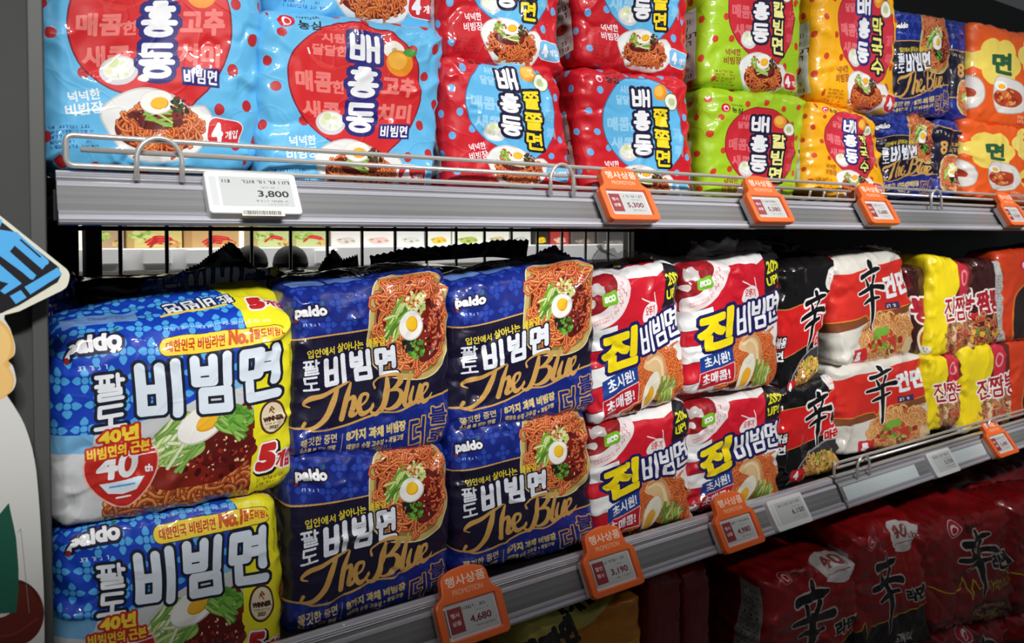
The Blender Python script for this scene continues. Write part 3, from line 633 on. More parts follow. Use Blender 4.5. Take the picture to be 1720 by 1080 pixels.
def art_geonmyeon():
    H = 104; A = Art(H, 5.0, (222, 218, 208))
    A.poly([(-50, 18), (0, 16), (50, 11), (100, 8), (150, 6), (150, 50), (100, 50), (52, 56), (46, 50), (42, 62), (38, 57), (0, 60), (-50, 62)], (214, 46, 36))
    A.poly([(-50, 62), (0, 60), (38, 57), (42, 62), (46, 50), (52, 56), (100, 50), (150, 50), (150, 58), (100, 58), (0, 69), (-50, 72)], (130, 72, 40)); A.line([(-50, 62), (0, 60), (38, 57), (42, 62), (46, 50), (52, 56), (100, 50)], .9, (240, 150, 50))
    A.text('건면', 80, 30, 36, 22, WHITE, b=1.3, rot=-4); A.rect(64, 46, 82, 53, (70, 50, 90)); A.small(66, 47, 81, 52, 1, WHITE, .9, 3)
    noodles(A, 66, 84, 36, 24, 190, 1.8, (236, 178, 108), (214, 140, 76), (176, 104, 56), 5)
    bits(A, 60, 86, 20, 12, 44, 3.4, [(140, 180, 60), (206, 70, 50), (226, 206, 150), (190, 140, 90), (110, 150, 50), (160, 40, 36)], 7); blob(A, 58, 76, 9, 5, (120, 176, 60), 4, 8, .3); A.poly([(58, 84), (72, 80), (70, 92)], (196, 60, 50))
    A.ell(90, 92, 7, 9, (226, 196, 150)); A.rrect(18, 88, 36, 102, 2, (206, 44, 50)); A.text('5', 24, 95, 7, 9, WHITE, b=1)
    brush_spicy(A, 46, 40, 34, 70, ol=[((240, 236, 232), 1.6)])
    A.ell(84, -14, 13, 8, (206, 40, 50)); A.ell(86, -12, 8, 5, (236, 226, 220)); A.ell(10, -6, 4, 4, (206, 40, 50)); A.small(60, -8, 90, -2, 1, (190, 80, 80), .9, 4)
    return A

def art_jjamppong():
    H = 118; A = Art(H, 4.6, (240, 214, 24))
    A.poly([(44, -50), (150, -50), (150, H+30), (52, H+30), (38, 90), (44, 60), (60, 30), (56, 0)], (96, 34, 28))
    noodles(A, 74, 94, 34, 34, 130, 2.2, (214, 150, 100), (170, 90, 60), (90, 34, 24), 6); bits(A, 70, 90, 28, 28, 46, 4.2, [(196, 70, 50), (226, 196, 160), (120, 60, 50), (226, 176, 60), (110, 130, 60), (160, 40, 40)], 8)
    A.poly(spline([(58, 4), (66, -4), (80, 0), (84, 20), (80, 44), (64, 46), (60, 26)]), (200, 40, 60)); A.ell(71, 20, 8, 10, (226, 150, 160)); A.ell(71, 20, 5, 7, (200, 40, 60))
    A.glyphs([('진', 42, 60, 26, 32), ('짬', 69, 58, 26, 32), ('뽕', 96, 56, 25, 32)], (170, 24, 34), 3.6, ((245, 240, 236), 2.2), -6)
    A.rect(-10, 104, 6, 116, (220, 220, 220)); A.small(-8, 105, 5, 115, 3, (60, 60, 60), .9, 3)
    return A
def art_darkjjam():
    H = 118; A = Art(H, 4.6, (58, 20, 20))
    A.poly([(-50, 0), (0, 2), (10, 30), (-50, 40)], (110, 24, 32)); A.text('뽕', 26, 56, 46, 30, (170, 30, 50), [((240, 232, 226), 2.6)], b=1.5, rot=-4); A.ell(40, 92, 30, 20, (226, 214, 190)); A.ell(40, 92, 24, 15, (150, 40, 26)); A.poly([(30, 76), (84, 66), (84, 74), (40, 84)], (196, 40, 40))
    A.text('짬뽕', 74, 58, 44, 32, (170, 24, 40), [((240, 232, 226), 2.2)], b=1.3, rot=-6); noodles(A, 70, 98, 30, 22, 60, 2.4, (206, 130, 70), (160, 70, 40), (70, 24, 18), 5); bits(A, 74, 96, 26, 18, 26, 4, [(226, 176, 60), (200, 60, 50), (120, 130, 60)], 7)
    A.poly([(84, 0), (100, 0), (112, H), (92, H)], (190, 190, 186)); A.small(88, 20, 100, 110, 22, (90, 70, 70), .8, 4)
    return A
def art_orangered():
    H = 124; A = Art(H, 4.6, (204, 62, 26))
    A.poly(spline([(20, 70), (44, 44), (90, 36), (150, 40), (150, 124), (30, 130)]), (40, 26, 24), ol=[((226, 120, 40), 2)]); noodles(A, 80, 74, 26, 26, 60, 3, (120, 50, 30), (90, 34, 22), (40, 20, 16), 5)
    A.text('5', 44, 108, 14, 20, (236, 226, 206), b=1.6); A.small(60, 100, 96, 116, 1, (236, 226, 206), .9, 3); logo_drop(A, 34, 20, 2, False)
    A.text('짜파', 70, 24, 40, 18, (240, 200, 80), [((120, 20, 16), 1.6)], b=1)
    return A
def art_gamja():
    H = 124; A = Art(H, 4.8, (232, 92, 24))
    for cx, cy in ((30, 46), (-26, 46)):
        for a in range(0, 360, 60): A.ell(cx+17*math.cos(math.radians(a)), cy+17*math.sin(math.radians(a)), 14, 14, (240, 214, 96))
        A.ell(cx, cy, 16, 16, (240, 214, 96))
        A.text('면', cx+4, cy, 26, 26, (38, 92, 60), b=1.4, rot=-3); A.poly(spline([(cx-6, cy+30), (cx+2, cy+16), (cx+26, cy+20), (cx+38, cy+40), (cx+30, cy+58), (cx, cy+60)]), (224, 220, 216), ol=[((180, 176, 170), 1)])
        A.ell(cx+12, cy+42, 18, 13, (176, 60, 30)); bits(A, cx+12, cy+42, 15, 10, 30, 3.2, [(214, 110, 50), (150, 40, 24), (226, 170, 90)], 6); egg(A, cx+2, cy+28, 8, 6, -10)
    for a in range(0, 360, 60): A.ell(84+15*math.cos(math.radians(a)), 30+15*math.sin(math.radians(a)), 13, 13, (240, 216, 110))
    A.text('감', 84, 22, 22, 22, (196, 34, 60), b=1.3); A.text('자', 84, 48, 22, 22, (38, 92, 60), b=1.3); A.ell(84, 84, 17, 17, (240, 210, 90)); blob(A, 84, 88, 12, 8, (200, 50, 30), 5)
    A.rrect(-4, 92, 8, 96, 1, (240, 230, 220)); A.small(56, 108, 90, 118, 2, (250, 220, 200), .9, 4)
    return A
def art_shin(red=False):
    H = 96; A = Art(H, 5.4, (150, 16, 20) if red else (168, 18, 24))
    if red:
        A.line([(-50, 52), (0, 56), (30, 60), (40, 60), (43, 50), (47, 70), (51, 54), (54, 62), (58, 60), (86, 54), (92, 44), (95, 58), (110, 46), (150, 44)], 1.1, (226, 206, 30))
        A.text('RED THE FIRE', 44, 88, 110, 9, (80, 10, 14), b=.8); A.ell(66, 84, 22, 14, (36, 26, 24)); A.ell(66, 83.5, 19, 11.5, (120, 60, 30)); noodles(A, 66, 84, 17, 10, 50, 1.2, (200, 130, 70), (160, 80, 40), (80, 30, 16), 4); bits(A, 66, 82, 12, 6, 20, 2.4, [(90, 40, 26), (110, 150, 50), (60, 24, 18)], 5)
        A.text('라면', 84, 40, 22, 13, (24, 20, 20), [((232, 220, 214), 1.2)], b=.7, rot=-4); A.text('더레드', 76, 58, 30, 10, (226, 206, 30), b=.6, rot=-4, sk=.15); A.text('더레드', 76, 58, 30, 10, (120, 12, 16), b=.2, rot=-4, sk=.15)
        logo_drop(A, 38, 6, 1.4, True, (60, 8, 10), (236, 226, 226))
        brush_spicy(A, 60, 38, 40, 60, ol=[((226, 206, 200), 1.6)])
        A.small(20, 90, 40, 95, 1, (220, 190, 180), .8, 6)
    else:
        A.poly([(-50, 76), (0, 74), (10, 66), (14, 80), (20, 70), (60, 66), (100, 54), (150, 50), (150, H+40), (-50, H+40)], (24, 18, 18)); A.line([(-50, 76), (0, 74), (10, 66), (14, 80), (20, 70), (60, 66), (100, 54), (150, 50)], 1.1, (226, 190, 40))
        for i in range(7):
            for j in range(5): A.rrect(50+i*8-3, 12+j*8+i, 50+i*8+3, 17+j*8+i, 2, (184, 62, 26), al=.55)
        A.text('라면', 80, 48, 24, 12, (24, 20, 20), [((226, 210, 204), 1.2)], b=.7, rot=-6)
        A.poly(spline([(58, 6), (60, -8), (76, -12), (90, -8), (92, 6), (82, 14), (66, 13)]), (232, 226, 222)); A.text('40', 73, -1, 18, 11, (170, 80, 80), b=.4); A.line([(62, 8), (88, 7)], .6, (170, 80, 80)); A.text('th', 86, 3, 5, 4, (170, 80, 80))
        logo_drop(A, 22, 2, 1.3, True, (60, 8, 10), (226, 180, 180)); A.text('신', 14, 26, 10, 9, (140, 60, 60), b=.3); A.text('라면', 14, 38, 14, 9, (150, 70, 70), b=.3)
        brush_spicy(A, 44, 44, 44, 70, ol=[((226, 206, 200), 1.4)])
        A.text('5개입', 64, 84, 24, 9, (220, 216, 210), b=.4, rot=-6); A.small(16, 86, 44, 92, 1, (150, 120, 40), .8, 6)
    A.poly([(-50, 0), (-22, 6), (-20, 40), (-26, H), (-50, H)], (110, 14, 18)); A.rect(-20, 8, -3, H, (176, 170, 164)); A.small(-19, 12, -4, H-4, 26, (60, 50, 50), .85, 6)
    return A
def art_yellow5():
    H = 90; A = Art(H, 4.6, (226, 160, 14))
    A.poly([(20, -50), (150, -50), (150, 20), (70, 30), (24, 20)], (196, 120, 10)); A.poly(spline([(-20, 10), (20, -6), (70, -22), (84, -14), (76, 0), (30, 18), (-16, 30)]), (206, 190, 90)); A.text('5개입', 50, -6, 44, 14, (20, 16, 16), b=.8, rot=-22); A.text('진라면', 20, 20, 50, 20, (20, 16, 16), b=1.6, rot=-22)
    A.poly([(30, 50), (100, 30), (150, 30), (150, 120), (20, 120)], (226, 206, 20)); A.line([(30, 50), (100, 30)], 2, (240, 226, 90)); A.text('진', 70, 76, 40, 34, (196, 30, 30), b=2.4)
    A.poly([(-50, 30), (6, 40), (0, 120), (-50, 120)], (30, 26, 30))
    return A
def art_plain(bg, fg, word, seed=1):
    H = 100; A = Art(H, 3.2, bg)
    blob(A, 50, 62, 34, 22, fg, seed, 9, .2); bits(A, 50, 62, 30, 18, 24, 6, [fg, mix(fg, (255, 230, 160), .4), mix(fg, (40, 60, 20), .4)], seed)
    if word: A.text(word, 50, 22, 60, 18, (120, 40, 40) if sum(bg) > 400 else WHITE, b=1)
    return A
def art_chili(seed, bg=(206, 190, 150), n=3, green=True):
    H = 60; A = Art(H, 4, bg); r = random.Random(seed)
    A.rect(-50, -50, 14, H+30, mix(bg, (160, 120, 70), .5))
    if green: bits(A, 30, 18, 26, 14, 30, 8, [(120, 160, 60), (160, 190, 90), (200, 210, 140)], seed)
    for i in range(n):
        y = 26+i*8; A.line(spline([(34+i*4, y+12), (52, y-4), (78, y+2), (92, y+14)], closed=False), [6]*8+[13]*8+[4]*9, (196-12*i, 36, 36)); A.line(spline([(44+i*4, y+2), (60, y-4), (76, y)], closed=False), 2, (236, 110, 96))
    bits(A, 84, 44, 16, 10, 14, 6, [(210, 180, 110), (190, 150, 90), (150, 110, 60)], seed+1)
    return A
# ------------------------------------------------------------------ materials
def nt(name):
    m = bpy.data.materials.new(name); m.use_nodes = True
    return m, m.node_tree, m.node_tree.nodes['Principled BSDF']
def lin(c):
    f = lambda v: v/12.92 if v <= .04045 else ((v+.055)/1.055)**2.4
    return tuple(f(v/255) for v in c)+(1,)
def plain(name, rgb, rough=.5, metal=0, coat=0, noise=0.0, scale=40, stretch=None, bump=0.0):
    m, t, b = nt(name)
    b.inputs['Base Color'].default_value = lin(rgb); b.inputs['Roughness'].default_value = rough; b.inputs['Metallic'].default_value = metal
    b.inputs['Coat Weight'].default_value = coat; b.inputs['Coat Roughness'].default_value = .08
    if noise or bump:
        tc = t.nodes.new('ShaderNodeTexCoord'); mp = t.nodes.new('ShaderNodeMapping'); nz = t.nodes.new('ShaderNodeTexNoise')
        mp.inputs['Scale'].default_value = stretch or (1, 1, 1); nz.inputs['Scale'].default_value = scale; nz.inputs['Detail'].default_value = 4
        t.links.new(tc.outputs['Object'], mp.inputs['Vector']); t.links.new(mp.outputs['Vector'], nz.inputs['Vector'])
        if noise:
            r = t.nodes.new('ShaderNodeMapRange'); r.inputs['From Min'].default_value = .3; r.inputs['From Max'].default_value = .7; r.inputs['To Min'].default_value = 1-noise; r.inputs['To Max'].default_value = 1+noise
            t.links.new(nz.outputs['Fac'], r.inputs['Value'])
            mx = t.nodes.new('ShaderNodeMix'); mx.data_type = 'RGBA'; mx.blend_type = 'MULTIPLY'; mx.inputs[0].default_value = 1
            mx.inputs[6].default_value = lin(rgb); t.links.new(r.outputs['Result'], mx.inputs[7]); t.links.new(mx.outputs[2], b.inputs['Base Color'])
        if bump:
            bp = t.nodes.new('ShaderNodeBump'); bp.inputs['Strength'].default_value = bump; bp.inputs['Distance'].default_value = .002
            t.links.new(nz.outputs['Fac'], bp.inputs['Height']); t.links.new(bp.outputs['Normal'], b.inputs['Normal'])
    return m
def film_bump(t, b, k=1.0):
    """fine crinkles of packaging film: folds at two sizes"""
    tc = t.nodes.new('ShaderNodeTexCoord'); geo = tc.outputs['Object']
    nz = t.nodes.new('ShaderNodeTexNoise'); nz.inputs['Scale'].default_value = 16; nz.inputs['Detail'].default_value = 2; nz.inputs['Distortion'].default_value = .6
    t.links.new(geo, nz.inputs['Vector'])
    a = t.nodes.new('ShaderNodeMath'); a.operation = 'SUBTRACT'; a.inputs[1].default_value = .5; t.links.new(nz.outputs['Fac'], a.inputs[0])
    ab = t.nodes.new('ShaderNodeMath'); ab.operation = 'ABSOLUTE'; t.links.new(a.outputs[0], ab.inputs[0])
    vo = t.nodes.new('ShaderNodeTexVoronoi'); vo.feature = 'DISTANCE_TO_EDGE'; vo.inputs['Scale'].default_value = 13
    wz = t.nodes.new('ShaderNodeTexNoise'); wz.inputs['Scale'].default_value = 9; t.links.new(geo, wz.inputs['Vector'])
    vm = t.nodes.new('ShaderNodeVectorMath'); vm.operation = 'MULTIPLY_ADD'; vm.inputs[1].default_value = (.22, .22, .22); t.links.new(wz.outputs['Color'], vm.inputs[0]); t.links.new(geo, vm.inputs[2])
    t.links.new(vm.outputs[0], vo.inputs['Vector'])
    mr = t.nodes.new('ShaderNodeMapRange'); mr.inputs['From Max'].default_value = .045; mr.inputs['To Min'].default_value = .22; mr.inputs['To Max'].default_value = 0; t.links.new(vo.outputs['Distance'], mr.inputs['Value'])
    ad = t.nodes.new('ShaderNodeMath'); ad.operation = 'ADD'; t.links.new(ab.outputs[0], ad.inputs[0]); t.links.new(mr.outputs['Result'], ad.inputs[1])
    bp = t.nodes.new('ShaderNodeBump'); bp.inputs['Strength'].default_value = .28*k; bp.inputs['Distance'].default_value = .004
    t.links.new(ad.outputs[0], bp.inputs['Height'])
    t.links.new(bp.outputs['Normal'], b.inputs['Normal']); t.links.new(bp.outputs['Normal'], b.inputs['Coat Normal'])
def film(name, art, rough=.46, coat=.8, k=1.0):
    m, t, b = nt(name)
    im = t.nodes.new('ShaderNodeTexImage'); im.image = art.image(name); im.extension = 'EXTEND'
    t.links.new(im.outputs['Color'], b.inputs['Base Color'])
    b.inputs['Roughness'].default_value = rough; b.inputs['Coat Weight'].default_value = coat; b.inputs['Coat Roughness'].default_value = .05; b.inputs['Specular IOR Level'].default_value = .3
    if k: film_bump(t, b, k)
    m['w'], m['h'] = art.w, art.h
    return m
def film_plain(name, rgb, rough=.3, coat=.6, k=1.2):
    m, t, b = nt(name); b.inputs['Base Color'].default_value = lin(rgb); b.inputs['Roughness'].default_value = rough; b.inputs['Coat Weight'].default_value = coat; b.inputs['Coat Roughness'].default_value = .1
    film_bump(t, b, k); return m
def clear_film(name):
    m, t, b = nt(name)
    b.inputs['Base Color'].default_value = (.72, .72, .74, 1); b.inputs['Roughness'].default_value = .12; b.inputs['Alpha'].default_value = .30; b.inputs['Specular IOR Level'].default_value = .8
    film_bump(t, b, 1.6); return m

M = {}
M['steel'] = plain('chrome_wire', (222, 218, 212), .24, .55)
M['rail'] = plain('label_channel', (122, 122, 123), .26, 0, .6, .22, 2, (.2, 22, 80))
M['clear'] = plain('clear_lip', (176, 175, 184), .10, 0, 1.0, .45, 2, (.2, 40, 110))  # streak noise in the colour stands in for highlights along the lips
M['insert'] = plain('paper_insert', (206, 216, 218), .35, 0, .6, .10, 3, (.4, 60, 300))
M['black'] = plain('black_metal', (16, 16, 17), .45, 0, 0, .2, 60)
M['cap'] = plain('black_plastic', (7, 7, 8), .75)
M['dark'] = plain('dark_grey_metal', (44, 45, 46), .5, 0, 0, .1, 30)
M['board'] = plain('shelf_board_paint', (30, 30, 32), .42, 0, 0, .15, 30)
M['post'] = plain('grey_paint', (66, 68, 65), .75, 0, 0, .05, 12)
M['postedge'] = plain('grey_trim', (80, 81, 79), .5)
M['orange'] = plain('orange_plastic', (252, 112, 44), .34, 0, .35, .02, 200)
M['white'] = plain('white_plastic', (226, 228, 230), .35, 0, .3)
M['floor'] = plain('floor_tile', (150, 148, 144), .3, 0, .2, .06, 3)
M['board_white'] = plain('card_edge', (228, 226, 214), .6)
M['darkfilm'] = film_plain('dark_film', (16, 16, 30))
M['blackfilm'] = film_plain('black_film', (14, 13, 14))
M['navyfilm'] = film_plain('navy_film', (26, 34, 110))
M['redfilm'] = film_plain('red_film', (150, 18, 24))
M['clearfilm'] = clear_film('clear_film')
M['hidden_white'] = plain('pale_shelf_paint', (214, 212, 206), .5)

# ------------------------------------------------------------------ packs
def lattice(nx, ny, nz):
    """surface lattice of a box: unique points in [-1,1]^3, quads, and for every quad corner its face id"""
    key = {}
    pts, faces, fid = [], [], []
    def face(axis, side, a, b):
        na, nb = (nx, ny, nz)[a], (nx, ny, nz)[b]
        idx = np.empty((na+1, nb+1), int)
        for i in range(na+1):
            for j in range(nb+1):
                c = [0, 0, 0]; c[axis] = (nx, ny, nz)[axis]*side; c[a] = i; c[b] = j
                k = tuple(c)
                if k not in key: key[k] = len(pts); pts.append(k)
                idx[i, j] = key[k]
        q = np.stack([idx[:-1, :-1], idx[1:, :-1], idx[1:, 1:], idx[:-1, 1:]], -1).reshape(-1, 4)
        return q
    out = []
    for f, (axis, side, a, b, flip) in enumerate(((1, 0, 0, 2, False), (1, 1, 0, 2, True), (0, 0, 1, 2, True), (0, 1, 1, 2, False), (2, 0, 0, 1, True), (2, 1, 0, 1, False))):
        q = face(axis, side, a, b)
        if flip: q = q[:, ::-1]
        out.append(q); fid += [f]*len(q)
    P = np.array(pts, float)/np.array([nx, ny, nz])*2-1
    return P, np.concatenate(out), np.array(fid)
_lat = {}
def get_lat(*n):
    if n not in _lat: _lat[n] = lattice(*n)
    return _lat[n]

FIN_PARTS = []
def pack(name, label, group, mat, art, quad, Y, T, seed, cat='noodle pack', vr=None, ur=(0, 100), p_out=14.0, p_in=6.0, res=44, amp=1.0, back_up=(0, 0), back_in=.012, lean=0.0, creases=1.0):
    """a film multipack: quad = the four front corners (TL, TR, BR, BL) as seen in the photo on the plane y = Y, T = its depth"""
    rnd = random.Random(seed)
    n = (res, max(14, res//3), res)
    c, F, fid = get_lat(*n)
    x, y, z = c[:, 0], c[:, 1], c[:, 2]
    # round the outline, then round front to back like a pillow
    m = np.maximum(np.abs(x), np.abs(z)); r = (np.abs(x)**p_out+np.abs(z)**p_out)**(1/p_out); k = np.where(m > 0, m/np.maximum(r, 1e-9), 1)
    X, Z = x*k, z*k
    mm = np.maximum(m, np.abs(y)); s = mm/np.maximum((m**p_in+np.abs(y)**p_in)**(1/p_in), 1e-9)
    X, Z, Yc = X*s*1.03, Z*s*1.03, y*s
    tl, tr, br, bl = [at(px, py, Y) for px, py in quad]
    if lean:
        for q in (tl, tr): q[1] += lean
    u, w = (X+1)/2, (Z+1)/2
    front = (bl*(1-w)[:, None]+tl*w[:, None])*(1-u)[:, None]+(br*(1-w)[:, None]+tr*w[:, None])*u[:, None]
    ctr = (tl+tr+br+bl)/4
    d = (Yc+1)/2
    P = front.copy(); P[:, 1] += d*T
    P[:, 0] += (ctr[0]-P[:, 0])*back_in/ .1 * d*.5
    P[:, 2] += d*w*((1-u)*back_up[0]+u*back_up[1])
    # squashed film: broad dents, folds that gather towards the edges
    q = P*1.0; sd = seed*3.7
    edge = np.clip((np.maximum(np.abs(x), np.abs(z))-.55)/.45, 0, 1)
    low = np.stack([pnoise(q/.085, sd+i) for i in range(3)], 1)*.0045
    fold = .5-np.abs(pnoise(q/np.array([.045, .05, .030]), sd+5)); fold2 = .5-np.abs(pnoise(q/np.array([.018, .02, .026]), sd+6))
    dirn = np.stack([X, Yc*.8, Z], 1); dirn /= np.linalg.norm(dirn, axis=1)[:, None]+1e-9
    P += amp*(low+dirn*(fold*.0055*(.15+.85*edge)+fold2*.0024*(.10+.90*edge**2))[:, None]-dirn*.002)
    # sharp creases running in from the edges and corners of the film
    wd, ht = np.linalg.norm(tr-tl), np.linalg.norm(tl-bl); fu, fw = u*wd, w*ht; face = np.clip(1.2-d*1.6, 0, 1)
    cre = np.zeros(len(P))
    for i in range(int(26*creases)):
        e_ = rnd.random()
        if e_ < .34: a = (rnd.choice((.04, .96)), rnd.choice((.05, .95)))
        elif e_ < .62: a = (rnd.choice((.03, .97)), rnd.random())
        elif e_ < .88: a = (rnd.random(), rnd.choice((.03, .97)))
        else: a = (rnd.uniform(.15, .85), rnd.uniform(.15, .85))
        ang = math.atan2((.5-a[1])*ht, (.5-a[0])*wd)+rnd.uniform(-.75, .75); L = rnd.uniform(.12, .42)*wd
        ax, az = a[0]*wd, a[1]*ht; dx, dz = math.cos(ang), math.sin(ang)
        tt = np.clip(((fu-ax)*dx+(fw-az)*dz)/L, 0, 1)
        wig = .004*np.sin(tt*9+i)
        dist = np.hypot(fu-ax-tt*L*dx+wig*dz, fw-az-tt*L*dz-wig*dx)
        cre += rnd.choice((-1, 1, 1))*rnd.uniform(.0014, .0036)*np.clip(1-dist/rnd.uniform(.006, .014), 0, 1)**1.4*(1-.8*tt)
    P += (dirn*.35+np.array([0, -1.0, .1]))*(cre*face*min(amp, 1.6))[:, None]
    zmin = min(bl[2], br[2]); P[:, 2] = np.maximum(P[:, 2], zmin-.004)
    org = np.array([ctr[0], ctr[1]+T/2, zmin])
    me = bpy.data.meshes.new(name)
    me.vertices.add(len(P)); me.vertices.foreach_set('co', (P-org).ravel())
    me.loops.add(F.size); me.loops.foreach_set('vertex_index', F.ravel().astype(np.int32))
    me.polygons.add(len(F)); me.polygons.foreach_set('loop_start', np.arange(0, F.size, 4, dtype=np.int32)); me.polygons.foreach_set('loop_total', np.full(len(F), 4, np.int32))
    me.polygons.foreach_set('use_smooth', np.ones(len(F), bool))
    me.materials.append(mat)
    if art is not None:
        va, vb = vr or (0, art.H); ua, ub = ur
        lx, ly, lz = x[F], y[F], z[F]; f = fid[:, None]
        td = T/ max(np.linalg.norm(tr-tl), .05)*100
        # the print runs straight over the front and on round the edges
        LX, LZ = X[F], Z[F]; e = 2**(-1/p_in)*1.03; dd = (ly+1)/2*td
        U = ua+(np.where(f < 2, LX, lx)+1)/2*(ub-ua); V = va+(1-np.where(f < 2, LZ, lz))/2*(vb-va)
        U = np.where(f > 3, ua+(LX+1)/2*(ub-ua), U); V = np.where((f == 2) | (f == 3), va+(1-LZ)/2*(vb-va), V)
        U = np.where(f == 2, ua+(1-e)/2*(ub-ua)-dd, U); U = np.where(f == 3, ub-(1-e)/2*(ub-ua)+dd, U); U = np.where(f == 1, ua+(1-LX)/2*(ub-ua), U)
        V = np.where(f == 5, va+(1-e)/2*(vb-va)-dd, V); V = np.where(f == 4, vb-(1-e)/2*(vb-va)+dd, V)
        uv = np.stack([np.clip((U+art.ml)*art.S/art.w, .002, .998), np.clip(1-(V+art.mt)*art.S/art.h, .002, .998)], -1)
        lay = me.uv_layers.new(name='print'); lay.data.foreach_set('uv', uv.reshape(-1, 2).ravel())
    me.update(calc_edges=True); me.validate()
    o = bpy.data.objects.new(name, me); COL.objects.link(o); o.location = org
    tag(o, label, cat, group)
    return o
def sheet(name, path, height, mat, parent=None, seed=1, zig=.006, wob=.006, thick=.0006, lean=(0, 0, 1), rows=6, sub=4):
    """a strip of sealed film standing on a path, with a saw-tooth upper edge and a little thickness"""
    P = spline(path, sub*3, False); n = len(P); ld = np.array(lean, float); ld /= np.linalg.norm(ld)
    hs = np.interp(np.linspace(0, 1, n), np.linspace(0, 1, len(height)), height) if not np.isscalar(height) else np.full(n, height)
    G = np.empty((n, rows+1, 3))
    for j in range(rows+1):
        t = j/rows
        tooth = zig*((np.arange(n) % 2)-.5)*(1 if j == rows else 0)
        G[:, j] = P+ld*(hs*t+tooth)[:, None]
        G[:, j] += np.stack([pnoise(G[:, j]/.03, seed+i) for i in range(3)], 1)*wob*np.array([.6, 1.2, .3])*t
    nrm = np.array([0, 1, 0.15])
    A, B = G.reshape(-1, 3), (G+nrm*thick).reshape(-1, 3)
    V = np.concatenate([A, B]); N = len(A); W = rows+1; Fc = []
    for i in range(n-1):
        for j in range(rows):
            a, b, c2, d = i*W+j, (i+1)*W+j, (i+1)*W+j+1, i*W+j+1
            Fc.append((a, b, c2, d)); Fc.append((N+d, N+c2, N+b, N+a))
        Fc.append((i*W+rows, (i+1)*W+rows, N+(i+1)*W+rows, N+i*W+rows))
    return mesh_obj(name, V, Fc, mat, parent, smooth=True, origin=P.mean(0))
# ================================================================== BUILD
def ruled(x0, x1, prof, name, mat, parent, origin=None):
    v, f = prism_mesh(prof, x0, x1)
    return mesh_obj(name, v, f, mat, parent, origin=origin)

# ---------------- room and shelving
tag(mesh_obj('floor', *box_mesh((-3, -4, -.05), (6, 4, 0)), M['floor']), kind='structure')
tag(bevel(mesh_obj('end_panel', *box_mesh((-.42, -.03, 0), (.0425, .62, 2.3)), M['post'], origin=(-.2, .3, 0)), .003), 'tall grey painted end panel at the left end of the shelving', 'panel')
t = mesh_obj('edge_trim', *box_mesh((.030, -.036, 0), (.0415, -.0303, 2.3)), M['postedge'], bpy.data.objects['end_panel'], origin=(.03, -.03, 0)); bevel(t, .001)
def board(z, y0, y1, label, th=.022):
    o = mesh_obj('shelf_board', *box_mesh((.05, y0, z-th), (2.9, y1, z)), M['board'], origin=(1.4, .2, z-th)); bevel(o, .002)
    lip = mesh_obj('front_lip', *box_mesh((.05, y0-.004, z-th-.002), (2.9, y0, z+.004)), M['black'], o, origin=(1.4, y0, z-th)); return tag(o, label, 'shelf')
board(1.437, .018, .445, 'dark shelf board carrying the upper row of blue, red, green and yellow packs')
board(.952, .018, .445, 'dark shelf board carrying the middle row of stacked noodle packs')
board(.440, -.02, .445, 'dark low shelf board under the red packs')
for x, w, lab in ((.079, .057, 'black upright behind the far left end of the middle shelf'), (1.195, .024, 'black upright at the right end of the wire back'), (1.29, .016, 'thin black upright before the dark solid back')):
    tag(bevel(mesh_obj('shelf_upright', *box_mesh((x-w/2, .452, 0), (x+w/2, .49, 2.2)), M['black'], origin=(x, .47, 0)), .002), lab, 'upright', 'uprights at the back of the shelves')
tag(mesh_obj('side_bracket', *box_mesh((.1115, .40, .9), (.131, .452, 1.437)), M['black'], origin=(.11, .43, .9)), 'flat black bracket left of the wire back', 'bracket')
o = mesh_obj('back_panel', *box_mesh((1.207, .462, 0), (4.2, .47, 2.2)), M['dark'], origin=(2, .46, 0)); tag(o, 'dark grey solid back panel behind the right half of the shelves', 'panel')
o = mesh_obj('back_panel', *box_mesh((.05, .455, 1.43), (4.2, .46, 2.2)), M['dark'], origin=(1.5, .46, 1.43)); tag(o, 'dark grey back panel above the upper shelf', 'panel')
o = mesh_obj('back_panel', *box_mesh((.05, .455, 0), (1.206, .46, .929)), M['dark'], origin=(.6, .46, 0)); tag(o, 'dark grey back panel behind the low shelf, under the wire back', 'panel')
# wire grid closing the back of the middle shelf: pitch 63 mm across, 67 mm down
g = empty('wire_back', (.63, .45, .95)); tag(g, 'black open wire grid at the back of the middle shelf', 'wire grid')
for i in range(17):
    x = .1603+.0629*i
    mesh_obj('upright_wire', *tube_mesh([(x, .45, .95), (x, .45, 1.43)], .0030, 8), M['black'], g, smooth=True, origin=(x, .45, .95))
for k in range(7):
    z = 1.409-.070*k
    mesh_obj('cross_wire', *tube_mesh([(.10, .447, z), (1.19, .447, z)], .0034 if k == 0 else .0024, 8), M['black'], g, smooth=True, origin=(.6, .447, z))

o = mesh_obj('rear_shelf_board', *box_mesh((.05, .50, .93), (1.25, .90, .955)), M['board'], origin=(.5, .7, .93)); tag(o, 'dark rear shelf board behind the wire grid carrying the two black capped bottles', 'shelf')
